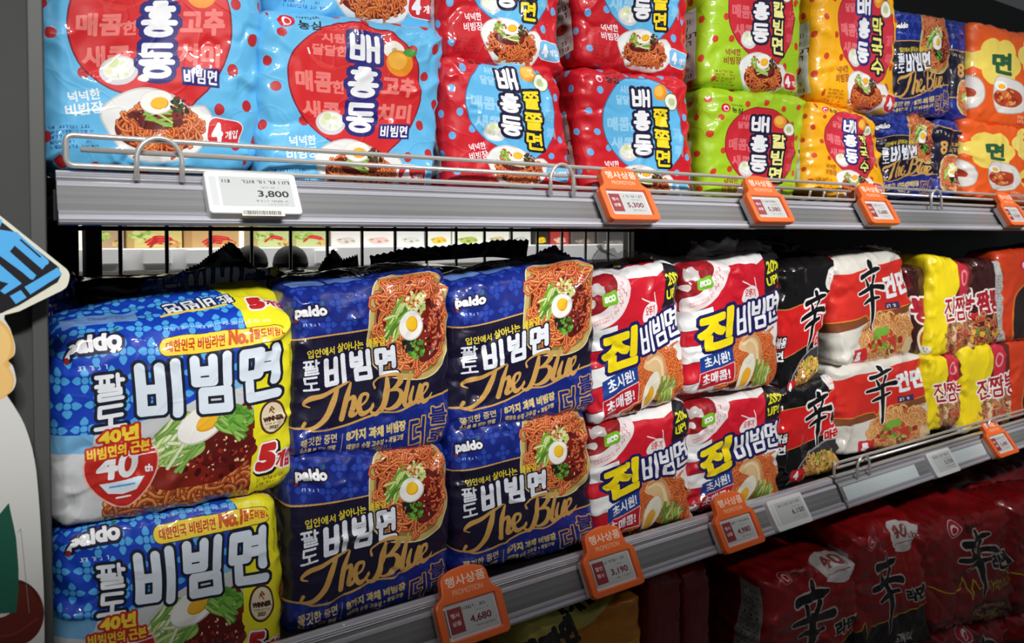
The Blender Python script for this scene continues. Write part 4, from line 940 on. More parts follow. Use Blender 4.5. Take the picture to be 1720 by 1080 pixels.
# ---------------- price rails
TOPL = [(.018, 0), (.013, .0015), (.0052, .0006), (.0036, -.0012), (.0044, -.0022), (.0030, -.0034), (.0036, -.0048), (.0022, -.0060), (.0035, -.0072), (.010, -.0075), (.018, -.006)]
BODY = [(.012, -.006), (.0030, -.0072), (-.0025, -.0105), (-.0045, -.0150), (-.0125, -.0300), (-.0165, -.0385), (-.006, -.0400), (.012, -.016)]
BOTL = [(-.0150, -.0360), (-.0186, -.0363), (-.0208, -.0374), (-.0216, -.0390), (-.0207, -.0397), (-.0216, -.0406), (-.0234, -.0420), (-.0242, -.0442), (-.0231, -.0453), (-.0236, -.0464), (-.0216, -.0484), (-.0180, -.0494), (-.0105, -.0488), (-.0120, -.0430)]
LIP2 = [(-.0006, -.0088), (-.0032, -.0098), (-.0052, -.0128), (-.0046, -.0146), (-.0016, -.0122)]
def rail(x0, x1, z, label, inserts=()):
    r = empty('price_rail', ((x0+x1)/2, 0, z-.05)); tag(r, label, 'price rail', 'clear price rails along the shelf edges')
    P = lambda pr: [(a, z+b) for a, b in pr]
    o = r.location
    ruled(x0, x1, P(BODY), 'label_channel', M['rail'], r, o); bevel(ruled(x0, x1, P(TOPL), 'top_lip', M['clear'], r, o), .0004); bevel(ruled(x0, x1, P(BOTL), 'bottom_lip', M['clear'], r, o), .0004); bevel(ruled(x0, x1, P(LIP2), 'inner_lip', M['clear'], r, o), .0008)
    for a, b in inserts:
        v = []
        for x in (a, b): v += [(x, -.0050, z-.0152), (x, -.0132, z-.0304), (x, -.0168, z-.0372), (x, -.0172, z-.0370), (x, -.0138, z-.0302), (x, -.0056, z-.0150)]
        f = [(i, (i+1) % 6, 6+(i+1) % 6, 6+i) for i in range(6)]+[(5, 4, 3, 2, 1, 0), (6, 7, 8, 9, 10, 11)]
        mesh_obj('paper_insert', v, f, M['insert'], r, origin=o)
ZU, ZL = 1.4576, .9618
rail(.0515, 1.3005, ZU, 'long clear price rail under the blue and red packs on the upper shelf')
rail(1.3025, 2.9, ZU, 'clear price rail at the right end of the upper shelf')
xs = at(1412, 815, -.01)[0]
rail(.052, xs-.004, ZL, 'long clear price rail under the blue packs on the middle shelf')
rail(xs+.004, 2.9, ZL, 'price rail with white paper inserts at the right end of the middle shelf', ((xs+.012, at(1541, 775, -.012)[0]), (at(1590, 765, -.012)[0], at(1674, 735, -.012)[0])))

# ---------------- wire fences
def fence(x0, x1, zb, zt, hoops, label, prongs=()):
    f = empty('shelf_fence', (x0, 0, zb-.006)); tag(f, label, 'wire fence', 'chrome wire fences on the shelf edges')
    o = f.location
    loop = fillet([(x0, 0, zb), (x0, 0, zt), (x1, 0, zt), (x1, 0, zb)], .007, 6, True)
    mesh_obj('outer_loop', *tube_mesh(loop, .0026, 10, True), M['steel'], f, smooth=True, origin=o)
    zm = zb+(zt-zb)*.56
    mesh_obj('middle_wire', *tube_mesh([(x0+.012, .0035, zm), (x1-.012, .0035, zm)], .0026, 10), M['steel'], f, smooth=True, origin=o)
    for hx, hw in hoops:
        pts = [(hx, -.0055, zb-.012), (hx, -.0050, zt-.020)]+[(hx+hw/2-hw/2*math.cos(a), -.0046, zt-.020+(.020+.002)*math.sin(a)) for a in np.linspace(.25, math.pi-.25, 11)]+[(hx+hw, -.0050, zt-.020), (hx+hw, -.0055, zb-.012)]
        mesh_obj('hoop', *tube_mesh(pts, .0024, 10), M['steel'], f, smooth=True, origin=o)
    for px in prongs:
        mesh_obj('prong', *tube_mesh(fillet([(px, .030, zb-.006), (px, .004, zb-.002), (px-.004, -.003, zb+.012)], .006, 4), .0020, 8), M['steel'], f, smooth=True, origin=o)
fence(.0595, 1.30, 1.4626, 1.4900, ((at(228, 270, 0)[0], .040), (at(921, 300, 0)[0], .038)), 'chrome wire fence in front of the blue and red packs, upper shelf')
fence(1.36, 2.6, 1.4626, 1.4880, ((at(1560, 335, 0)[0], .040),), 'chrome wire fence in front of the dark blue packs, upper right', (1.165, 1.205, 1.245))
xl = at(1401, 790, 0)[0]
fence(xl, 2.6, .966, .9905, ((at(1436, 780, 0)[0], .040), (at(1655, 715, 0)[0], .040)), 'chrome wire fence on the right end of the middle shelf')

# ---------------- electronic price tags
def esl_art(price, red, head, seed):
    A = Art(56, 6, (186, 190, 189), 0, 0, 0, 0)
    A.rect(0, 0, 100, 56, (196, 200, 199))
    if red:
        A.rect(0, 3, 30, 50, (150, 52, 58)); A.text(head[0], 15, 17, 19, 9, (226, 200, 198), b=.25); A.text(head[1], 15, 32, 19, 9, (226, 200, 198), b=.25)
        A.small(33, 4, 97, 13, 1, (60, 62, 64), .95, seed); A.small(60, 16, 88, 20, 1, (90, 92, 94), .9, seed+1)
        A.text(price, 66, 33, 46, 15, (120, 30, 44), b=.5); A.small(54, 44, 94, 49, 1, (80, 60, 62), .9, seed+2)
    else:
        A.small(4, 4, 96, 14, 1, (66, 68, 70), .95, seed); A.small(56, 18, 90, 22, 1, (90, 92, 94), .9, seed+1)
        A.text(price, 72, 33, 44, 14, (44, 46, 48), b=.3); A.small(46, 44, 94, 49, 1, (80, 82, 84), .9, seed+2); A.small(60, 51, 94, 54, 1, (120, 122, 124), .9, seed+3)
    return A
def holder_art():
    A = Art(96, 7, (252, 112, 44), 0, 0, 0, 0)
    A.text('행사상품', 51, 17, 60, 13, (252, 226, 206), b=.25); A.text('PROMOTION', 51, 31, 46, 7, (248, 190, 156), b=.12)
    return A
def screen_mat(name, art):
    m, t, b = nt(name); im = t.nodes.new('ShaderNodeTexImage'); im.image = art.image(name); im.extension = 'EXTEND'
    t.links.new(im.outputs['Color'], b.inputs['Base Color']); b.inputs['Roughness'].default_value = .35; b.inputs['Coat Weight'].default_value = .25; b.inputs['Coat Roughness'].default_value = .15
    return m
M['holder'] = screen_mat('orange_holder_print', holder_art()); M['holder'].node_tree.nodes['Principled BSDF'].inputs['Roughness'].default_value = .34
def frame_of(x, y, z, tilt, roll=0.0):
    eu = np.array([0, math.sin(tilt), math.cos(tilt)]); en = np.array([0, -math.cos(tilt), math.sin(tilt)]); ex = np.array([1.0, 0, 0])
    ex2 = ex*math.cos(roll)+eu*math.sin(roll); eu2 = -ex*math.sin(roll)+eu*math.cos(roll)
    b = np.array([x, y, z])
    return lambda a, u, n: b+ex2*a+eu2*u+en*n
def slab(name, L, outline, n0, n1, mat, parent, hole=None, uvbox=None, origin=None, bev=0):
    bm = bmesh.new()
    def ring(n, pts): return [bm.verts.new(L(a, u, n)) for a, u in pts]
    of, ob = ring(n1, outline), ring(n0, outline)
    for i in range(len(of)): bm.faces.new((of[i-1], ob[i-1], ob[i], of[i]))
    if hole:
        hf, hb = ring(n1, hole), ring(n0, hole)
        for i in range(len(hf)): bm.faces.new((hf[i], hb[i], hb[i-1], hf[i-1]))
        for a, b_ in ((of, hf), (ob, hb)):
            es = [bm.edges.get((r[i-1], r[i])) for r in (a, b_) for i in range(len(r))]
            bmesh.ops.triangle_fill(bm, edges=es, use_beauty=True)
    else:
        bm.faces.new(of); bm.faces.new(ob[::-1])
    bmesh.ops.recalc_face_normals(bm, faces=bm.faces)
    if uvbox:
        lay = bm.loops.layers.uv.new('print'); a0, u0, a1, u1 = uvbox
        inv = {}
        for r in [(of, outline), (ob, outline)]+([(hf, hole), (hb, hole)] if hole else []):
            for v, p in zip(*r): inv[v] = p
        for f in bm.faces:
            for l in f.loops: a, u = inv[l.vert]; l[lay].uv = ((a-a0)/(a1-a0), (u-u0)/(u1-u0))
    if origin is not None: bmesh.ops.translate(bm, verts=bm.verts, vec=-Vector(origin))
    me = bpy.data.meshes.new(name); bm.to_mesh(me); bm.free(); me.materials.append(mat)
    o = bpy.data.objects.new(name, me); COL.objects.link(o)
    if parent is not None: o.parent = parent; o.location = Vector(origin)-parent_world(parent)
    if bev: bevel(o, bev, 3)
    return o
def rr(x0, y0, x1, y1, r, k=4):
    out = []
    for cx, cy, a0 in ((x1-r, y1-r, 0), (x0+r, y1-r, 90), (x0+r, y0+r, 180), (x1-r, y0+r, 270)):
        out += [(cx+r*math.cos(math.radians(a0+90*i/k)), cy+r*math.sin(math.radians(a0+90*i/k))) for i in range(k+1)]
    return out
def promo_tag(xc, zbase, label, price, seed, head=('행사', '상품'), tilt=30, roll=0):
    L = frame_of(xc, -.0385, zbase, math.radians(tilt), math.radians(roll)); o = L(0, 0, 0)
    t = empty('price_tag', o); tag(t, label, 'price tag', 'orange promotion price tags')
    W = .046
    out = [(-W+.006, 0), (W-.006, 0), (W-.0015, .0018), (W, .006), (W, .046), (W-.002, .051), (W-.008, .0545), (W-.0115, .058), (W-.0125, .064), (W-.0135, .074), (W-.017, .0795), (.016, .0845), (0, .0862), (-.016, .0845), (-W+.017, .0795), (-W+.0135, .074), (-W+.0125, .064), (-W+.0115, .058), (-W+.008, .0545), (-W+.002, .051), (-W, .046), (-W, .006), (-W+.0015, .0018)]
    slab('holder', L, out, -.003, .0075, M['holder'], t, rr(-.0365, .0085, .0365, .0475, .002, 2), (-W, 0, W, .0862), o, .0016)
    slab('label_body', L, rr(-.0425, .0035, .0425, .0505, .003), -.0125, -.0032, M['white'], t, None, None, o, .001)
    slab('label_face', L, rr(-.0364, .0086, .0364, .0474, .0015, 2), -.0031, .0028, M['white'], t, None, None, o)
    lf = [c for c in t.children if c.name.startswith('label_face')][0]
    slab('screen', L, [(-.031, .0115), (.0335, .0115), (.0335, .0445), (-.031, .0445)], .0029, .0032, screen_mat('price_display', esl_art(price, True, head, seed)), lf, None, (-.031, .0115, .0335, .0445), o)
    slab('side_mark', L, [(-.0352, .013), (-.0325, .013), (-.0325, .043), (-.0352, .043)], .0029, .0031, plain('tag_mark', (120, 122, 124), .4), lf, None, None, o)
    return t
def white_tag(xc, zbase, label, price, seed, y=-.0305, tilt=33, sticker=False):
    L = frame_of(xc, y, zbase, math.radians(tilt)); o = L(0, 0, 0)
    t = empty('price_tag', o); tag(t, label, 'price tag', 'white price tags')
    slab('label_body', L, rr(-.0455, 0, .0455, .050, .004), -.010, .003, M['white'], t, None, None, o, .0016)
    slab('screen', L, [(-.032, .0085), (.0385, .0085), (.0385, .0435), (-.032, .0435)], .0031, .0034, screen_mat('price_display', esl_art(price, False, None, seed)), t, None, (-.032, .0085, .0385, .0435), o)
    slab('side_mark', L, [(-.0415, .009), (-.0352, .009), (-.0352, .043), (-.0415, .043)], .0031, .0033, plain('tag_mark', (206, 208, 210), .4), t, None, None, o)
    if sticker:
        A = Art(16, 8, (222, 220, 210), 0, 0, 0, 0); r = random.Random(2); x = 4
        while x < 92: w = r.choice((1, 1.6, 2.4)); A.rect(x, 2, x+w, 13, (50, 50, 52)); x += w+r.choice((1.2, 1.8))
        slab('barcode_sticker', L, [(-.016, -.0035), (.026, -.0035), (.026, .0035), (-.016, .0035)], .0031, .0036, screen_mat('barcode', A), t, None, (-.016, -.0035, .026, .0035), o)
    return t
promo_tag(.4700, .9190, 'orange promotion tag priced 4,680 on the rail below the blue packs', '4,680', 2)
promo_tag(.6925, .9195, 'orange promotion tag priced 3,190 below the corner of a blue pack', '3,190', 5, ('할인', '행사'))
promo_tag(.9515, .9180, 'orange promotion tag priced 4,980 on the rail below the striped packs', '4,980', 8, ('행사', '상품'))
promo_tag(at(1690, 745, -.035)[0], .9180, 'orange tag with a glare on its screen at the right end of the middle rail', '5,480', 28, tilt=36)
promo_tag(2.075, 1.4175, 'orange promotion tag cut off by the right edge of the photo, upper rail', '5,200', 34)
white_tag(1.0915, .9190, 'white price tag on the middle rail right of the orange 4,980 tag', '6,150', 11)
white_tag(at(1594, 785, -.03)[0], .9175, 'white price tag with a bright glare between two white paper inserts', '5,750', 31)
white_tag(.2210, 1.4195, 'wide white price tag reading 3,800 under the blue packs', '3,800', 14, sticker=True)
promo_tag(.7195, 1.4165, 'orange promotion tag priced 5,300 under the right stack of red packs', '5,300', 17)
promo_tag(1.0180, 1.4165, 'orange promotion tag under the green packs', '5,380', 20)
promo_tag(1.3290, 1.4170, 'orange promotion tag under the yellow packs', '5,680', 23)
promo_tag(1.8620, 1.4175, 'orange promotion tag under the orange packs at the far right', '5,200', 26)

# ---------------- packs
def mk(key, fn, **k):
    a = fn(); ART[key] = a; M[key] = film('print_'+key, a, **k)
ART = {}
mk('blue', art_blue); mk('red', art_red); mk('green', art_green); mk('yellow', art_yellow)
mk('bibim', art_bibim5); mk('navy', art_theblue); mk('jin', art_jin); mk('blk', art_blackspicy, rough=.25, coat=.8); mk('geon', art_geonmyeon)
mk('jjam', art_jjamppong); mk('djam', art_darkjjam); mk('ored', art_orangered); mk('gam', art_gamja)
mk('shin', art_shin); mk('shinred', lambda: art_shin(True)); mk('y5', art_yellow5)

def P(key, label, group, quad, Y, T, seed, vr=None, ur=(0, 100), name='noodle_pack', cat='noodle pack', **k):
    a = ART[key]; vr = vr or (0, a.H)
    return pack(name, label, group, M[key], a, quad, Y, T, seed, cat, vr, ur, **k)
G1 = 'blue spotted packs on the upper shelf'; G2 = 'red spotted packs on the upper shelf'; G3 = 'green spotted packs'; G4 = 'yellow spotted packs'; G5 = 'dark blue packs at the upper right'; G6 = 'orange packs at the upper right'
P('blue', 'blue spotted noodle pack with red circle at the left end of the upper shelf', G1, ((64, -92), (447, -84), (440, 292), (64, 290)), .035, .12, 11, p_out=8, res=96, ur=(5, 105), vr=(5, 109))
P('blue', 'blue spotted pack showing the red egg logo, standing beside the red packs', G1, ((438, 6), (758, 44), (734, 340), (440, 334)), .03, .12, 12, res=96, ur=(3, 103), vr=(1, 105))
P('blue', 'blue spotted pack on top, only its lower edge showing at the picture top', G1, ((452, -300), (752, -280), (752, 58), (452, 24)), .065, .10, 13)
P('red', 'red spotted pack, lower one of the stack beside the blue packs', G2, ((746, 90), (942, 112), (973, 342), (757, 336)), .03, .11, 14, res=76, ur=(1, 101), vr=(8, 112))
P('red', 'red spotted pack, upper one of the stack beside the blue packs', G2, ((742, -160), (944, -142), (950, 124), (748, 98)), .035, .11, 15, res=76)
P('red', 'red spotted pack, lower one of the stack beside the green packs', G2, ((976, 108), (1162, 130), (1170, 352), (988, 346)), .03, .11, 16, res=76)
P('red', 'red spotted pack, upper one of the stack beside the green packs', G2, ((980, -120), (1160, -102), (1164, 134), (980, 104)), .035, .11, 17, res=76)
P('green', 'lime green spotted pack, lower one of its stack', G3, ((1194, 142), (1366, 160), (1340, 338), (1188, 340)), .03, .11, 18, vr=(-12, 90))
P('green', 'lime green spotted pack, upper one of its stack', G3, ((1200, -80), (1354, -70), (1352, 160), (1190, 140)), .03, .11, 19, vr=(-5, 99))
P('yellow', 'yellow spotted pack, crumpled lower one hanging over the shelf edge', G4, ((1372, 170), (1474, 190), (1502, 340), (1360, 322)), .015, .11, 20, amp=1.7)
P('yellow', 'yellow spotted pack, upper one of its stack', G4, ((1382, -60), (1510, -50), (1510, 192), (1374, 164)), .03, .11, 21, amp=1.2, ur=(-4, 96), vr=(-7, 97))
P('navy', 'upper dark blue pack with gold script, on the upper shelf right of the yellow packs', G5, ((1504, 16), (1602, 26), (1602, 194), (1503, 194)), .03, .11, 22, amp=1.2)
P('navy', 'lower dark blue pack with gold script, on the upper shelf right of the yellow packs', G5, ((1474, 188), (1580, 198), (1566, 334), (1486, 326)), .03, .11, 23, amp=2.5, creases=2.2)
P('navy', 'upper dark blue pack turned sideways, showing a gold eight and a second dish', G5, ((1602, 30), (1655, 44), (1650, 208), (1600, 198)), .05, .10, 24, ur=(-46, -4), vr=(0, 96))
P('navy', 'crumpled dark blue pack turned sideways at the right of the upper shelf', G5, ((1578, 196), (1634, 210), (1632, 332), (1566, 330)), .045, .10, 25, ur=(-46, -4), vr=(20, 96), amp=2.0)
P('gam', 'upper orange pack with yellow flower shapes, far right of the upper shelf', G6, ((1640, 34), (1762, 60), (1762, 222), (1640, 206)), .03, .11, 26)
P('gam', 'lower orange pack with yellow flower shapes, far right of the upper shelf', G6, ((1628, 198), (1752, 216), (1752, 346), (1626, 330)), .03, .11, 27, amp=1.3)

H1 = 'blue and yellow five packs'; H2 = 'dark blue gold script packs on the middle shelf'; H3 = 'red and white striped packs'; H4 = 'black and red packs'; H5 = 'white and red packs'; H6 = 'yellow seafood noodle packs'; H7 = 'orange-red packs at the far right'
P('bibim', 'blue and yellow five pack, top one at the left end of the middle shelf', H1, ((82, 566), (502, 538), (499, 824), (84, 902)), .028, .115, 31, vr=(0, 74), back_up=(.022, .052), p_out=11, p_in=5.5, res=110, amp=.9)
P('bibim', 'blue and yellow five pack, bottom one at the left end of the middle shelf', H1, ((88, 898), (474, 838), (482, 1140), (92, 1206)), .028, .115, 32, vr=(0, 74), p_out=11, p_in=5.5, res=110, amp=.9)
P('navy', 'dark blue gold script pack touching the yellow five pack, upper of its stack', H2, ((486, 494), (760, 456), (763, 752), (490, 772)), .028, .115, 33, vr=(2, 92), back_up=(.012, .010), res=96)
P('navy', 'dark blue gold script pack above the 4,680 tag, lower of its stack', H2, ((491, 766), (760, 748), (762, 1000), (484, 1078)), .028, .115, 34, vr=(2, 92), res=96)
P('navy', 'dark blue gold script pack left of the striped packs, upper of its stack', H2, ((763, 484), (1003, 440), (1007, 692), (762, 734)), .028, .115, 35, vr=(4, 92), back_up=(.012, .012), res=96)
P('navy', 'dark blue gold script pack left of the striped packs, lower of its stack', H2, ((760, 720), (992, 688), (1008, 918), (766, 974)), .028, .115, 36, vr=(2, 92), res=96)
P('jin', 'red and white striped pack beside the dark blue packs, upper of its stack', H3, ((1002, 476), (1144, 446), (1158, 670), (997, 718)), .028, .11, 37, vr=(0, 106), back_up=(.016, .012), res=76)
P('jin', 'red and white striped pack beside the dark blue packs, lower of its stack', H3, ((999, 722), (1166, 674), (1161, 874), (1002, 916)), .028, .11, 38, vr=(0, 106), amp=1.3, res=76)
P('jin', 'red and white striped pack beside the black packs, upper of its stack', H3, ((1161, 452), (1318, 424), (1315, 644), (1159, 668)), .028, .11, 39, vr=(0, 106), back_up=(.012, .004), res=76)
P('jin', 'red and white striped pack beside the black packs, lower of its stack', H3, ((1164, 690), (1318, 648), (1312, 840), (1161, 872)), .028, .11, 40, vr=(0, 106), amp=1.3, res=76)
P('blk', 'glossy black pack with a red band, upper of its stack', H4, ((1314, 446), (1410, 436), (1374, 640), (1314, 676)), .035, .10, 41, ur=(2, 92), vr=(0, 118), amp=1.5, back_up=(.012, .02))
P('blk', 'glossy black pack with a red band and a plate of noodles, lower of its stack', H4, ((1315, 656), (1413, 634), (1411, 788), (1314, 828)), .030, .10, 42, ur=(2, 98), vr=(16, 120), amp=1.3)
P('geon', 'white pack with a red band, upper of its stack', H5, ((1402, 440), (1522, 424), (1542, 596), (1410, 618)), .030, .10, 43, vr=(2, 102), amp=1.2, back_up=(.018, .012))
P('geon', 'white pack with a red band, lower of its stack', H5, ((1406, 620), (1552, 594), (1574, 740), (1410, 772)), .028, .10, 44, vr=(2, 104), amp=1.2)
P('djam', 'dark maroon pack half hidden behind the upper white pack', H6, ((1526, 446), (1578, 448), (1566, 604), (1536, 598)), .045, .10, 45, ur=(2, 50), vr=(0, 116), amp=.8)
P('jjam', 'yellow pack with red brush lettering, upper one right of the white packs', H6, ((1568, 428), (1642, 444), (1636, 594), (1560, 602)), .030, .10, 46, amp=1.3)
P('djam', 'dark pack with red brush lettering beside the upper yellow pack', H6, ((1636, 438), (1690, 434), (1692, 576), (1634, 584)), .030, .10, 47, ur=(44, 106), amp=1.1)
P('jjam', 'yellow pack with red brush lettering, lower one touching the white pack', H6, ((1552, 600), (1620, 594), (1618, 718), (1556, 728)), .030, .10, 48, ur=(6, 94), amp=1.2)
P('jjam', 'yellow pack with red brush lettering behind the wire fence, lower right of the middle shelf', H6, ((1616, 580), (1702, 578), (1704, 716), (1616, 734)), .028, .10, 49, amp=1.2)
P('ored', 'orange-red pack with a black panel, upper one at the right edge', H7, ((1682, 424), (1790, 410), (1790, 560), (1684, 578)), .03, .10, 50)
P('ored', 'orange-red pack with a black panel, lower one at the right edge', H7, ((1700, 578), (1800, 560), (1800, 690), (1702, 706)), .03, .10, 51)

# second row on the middle shelf: only their tops and sealed fins show
HB = 'dark packs in the second row of the middle shelf'
def back(label, mat, quad, Y, seed, fin=None, art=None, T=.10):
    o = pack('noodle_pack', label, HB, mat, art, quad, Y, T, seed, res=36, amp=1.5, vr=(10, 80) if art else None)
    if fin:
        path, h, fm, kw = fin
        sheet('seal_fin', [at(*q) for q in path], h, fm, o, seed, **kw)
    return o
back('black film pack lying behind the blue and yellow pack', M['blackfilm'], ((120, 474), (492, 456), (492, 640), (130, 640)), .165, 61, ([(300, 466, .20), (330, 460, .20), (360, 454, .20), (388, 452, .20), (430, 456, .20)], [.004, .010, .024, .036, .003], M['blackfilm'], dict(zig=.002, wob=.012)))
back('dark blue flowered pack just behind the top of the blue and yellow pack', M['bibim'], ((236, 470), (470, 448), (470, 640), (240, 640)), .150, 62, None, ART['bibim'], T=.012)
back('dark blue pack lying behind the left gold script pack', M['navyfilm'], ((488, 462), (764, 452), (764, 640), (490, 640)), .165, 63, ([(535, 458, .21), (560, 452, .21), (575, 450, .21), (602, 452, .21)], [.003, .028, .012, .020], M['darkfilm'], dict(zig=.003, wob=.01)))
back('dark blue pack with a long sealed fin behind the right gold script pack', M['navyfilm'], ((640, 460), (905, 448), (905, 640), (640, 640)), .240, 64, ([(622, 446, .26), (690, 440, .26), (760, 436, .26), (830, 432, .26), (886, 440, .26)], [.016, .020, .022, .026, .038], M['darkfilm'], dict(zig=.003, wob=.012)))
back('dark blue pack corner standing up behind the right gold script pack', M['navyfilm'], ((880, 456), (992, 450), (992, 600), (880, 600)), .150, 65, ([(905, 442, .19), (930, 434, .19), (960, 440, .19)], [.012, .022, .012], M['navyfilm'], dict(zig=.003, wob=.016)))
back('black film pack behind the striped packs', M['blackfilm'], ((1140, 432), (1330, 420), (1330, 600), (1140, 600)), .20, 66, ([(1160, 440, .24), (1240, 428, .24), (1320, 420, .24)], .03, M['blackfilm'], dict(zig=.003, wob=.02)))
back('dark blue film end sticking out behind the speech bubble', M['navyfilm'], ((70, 470), (128, 462), (128, 600), (70, 600)), .155, 67)
# clear film gathered on top of the striped packs
for lab, pts, h, sd in (('crumpled clear film gathered on the left striped pack', [(1008, 482, .07), (1040, 466, .07), (1090, 462, .07), (1140, 458, .07)], [.036, .060, .046, .020], 71),
                        ('crumpled clear film gathered on the right striped pack', [(1150, 462, .07), (1180, 450, .07), (1230, 442, .07), (1310, 434, .07)], [.016, .054, .046, .030], 72)):
    host = [o for o in bpy.data.objects if o.get('label', '').startswith('red and white striped pack beside the %s' % ('dark blue' if 'left' in lab else 'black')) and 'upper' in o['label']][0]
    f = sheet('clear_film', [at(*q) for q in pts], h, M['clearfilm'], host, sd, zig=.006, wob=.05, rows=12, lean=(0.05, .4, .6)); f['label'] = 'crumpled clear film'
for lab0, pts, h, mk_, sd in (('white pack with a red band, upper', [(1385, 446, .12), (1420, 436, .12), (1470, 428, .12), (1515, 432, .12)], [.012, .022, .020, .010], 'geon', 73),
                              ('glossy black pack with a red band, upper', [(1310, 452, .12), (1335, 440, .12), (1370, 440, .12)], [.050, .035, .010], 'blackfilm', 74),
                              ('blue and yellow five pack, top', [(380, 480, .15), (420, 472, .15), (470, 468, .15)], [.004, .008, .014], 'navyfilm', 75)):
    host = [o for o in bpy.data.objects if o.get('label', '').startswith(lab0)][0]
    sheet('seal_fin', [at(*q) for q in pts], h, M[mk_], host, sd, zig=.003, wob=.014)

# ---------------- low shelf
J1 = 'red packs on the low shelf'; J2 = 'packs lying in the second row of the low shelf'
P('shin', 'red pack with brush lettering and its printed side panel showing, leftmost on the low shelf', J1, ((1290, 978), (1446, 938), (1454, 1150), (1296, 1196)), .0, .17, 81, amp=2.5, creases=2.2)
P('shin', 'red pack with a pale forty badge and five-pack print, middle of the low shelf', J1, ((1436, 900), (1546, 878), (1568, 1082), (1446, 1106)), .0, .15, 82, amp=2.5, creases=2.2, vr=(-8, 94), back_up=(.02, .03))
P('shinred', 'red pack with a jagged yellow line and yellow lettering, right part of the low shelf', J1, ((1546, 894), (1698, 862), (1714, 1042), (1558, 1064)), .0, .15, 83, amp=2.5, creases=2.2, vr=(0, 94), back_up=(.03, .04))
P('shinred', 'red pack under the one with the jagged yellow line', J1, ((1562, 1066), (1702, 1040), (1706, 1240), (1562, 1270)), .0, .15, 84, amp=2.5, creases=2.2)
P('shinred', 'red pack cut by the right edge of the photo, on the low shelf', J1, ((1698, 850), (1840, 820), (1846, 1010), (1708, 1044)), .0, .15, 85, amp=2.5, creases=2.2)
P('shin', 'red pack at the bottom right corner of the photo', J1, ((1704, 1040), (1846, 1010), (1846, 1200), (1706, 1240)), .0, .15, 86, amp=1.3)
P('y5', 'yellow five pack at the bottom middle of the photo', 'yellow packs on the low shelf', ((880, 1040), (1082, 1000), (1096, 1240), (884, 1280)), .0, .15, 87, amp=1.6, vr=(0, 90))
for q, sd, lab in ((((1092, 968), (1150, 958), (1152, 1200), (1096, 1216)), 88, 'narrow red pack standing sideways right of the yellow five pack'), (((1152, 962), (1196, 950), (1200, 1190), (1156, 1206)), 89, 'narrow red pack standing sideways left of the printed side panel')):
    P('shin', lab, J1, q, .02, .15, sd, ur=(-46, -24), amp=.8, vr=(0, 92))
for q, Y, sd, mt, lab in ((((1180, 914), (1430, 860), (1430, 1060), (1180, 1080)), .185, 91, 'blackfilm', 'dark film pack lying behind the leftmost red pack'),
                      (((1440, 850), (1600, 820), (1600, 980), (1440, 1000)), .165, 92, 'redfilm', 'red pack lying behind the forty badge pack'),
                      (((1590, 822), (1800, 760), (1800, 940), (1590, 960)), .175, 93, 'redfilm', 'large red pack lying behind the packs at the right edge'),
                      (((880, 1010), (1100, 960), (1100, 1160), (880, 1200)), .165, 94, 'redfilm', 'dark red pack behind the yellow five pack')):
    pack('noodle_pack', lab, J2, M[mt], None, q, Y, .14, sd, res=40, amp=2.4, creases=2)
# film fins standing on the low packs
for lab0, pts, h, mk_, sd in (('red pack with a pale forty', [(1446, 905, .10), (1480, 890, .10), (1535, 880, .10)], [.02, .035, .02], 'redfilm', 95), ('red pack with a jagged', [(1560, 880, .12), (1620, 850, .12), (1690, 835, .12)], [.03, .03, .04], 'redfilm', 96),
                              ('dark film pack lying', [(1200, 920, .16), (1280, 900, .16), (1400, 880, .16)], [.03, .05, .03], 'clearfilm', 97)):
    host = [o for o in bpy.data.objects if o.get('label', '').startswith(lab0)][0]
    sheet('seal_fin', [at(*q) for q in pts], h, M[mk_], host, sd, zig=.004, wob=.04, lean=(0, .5, .7))

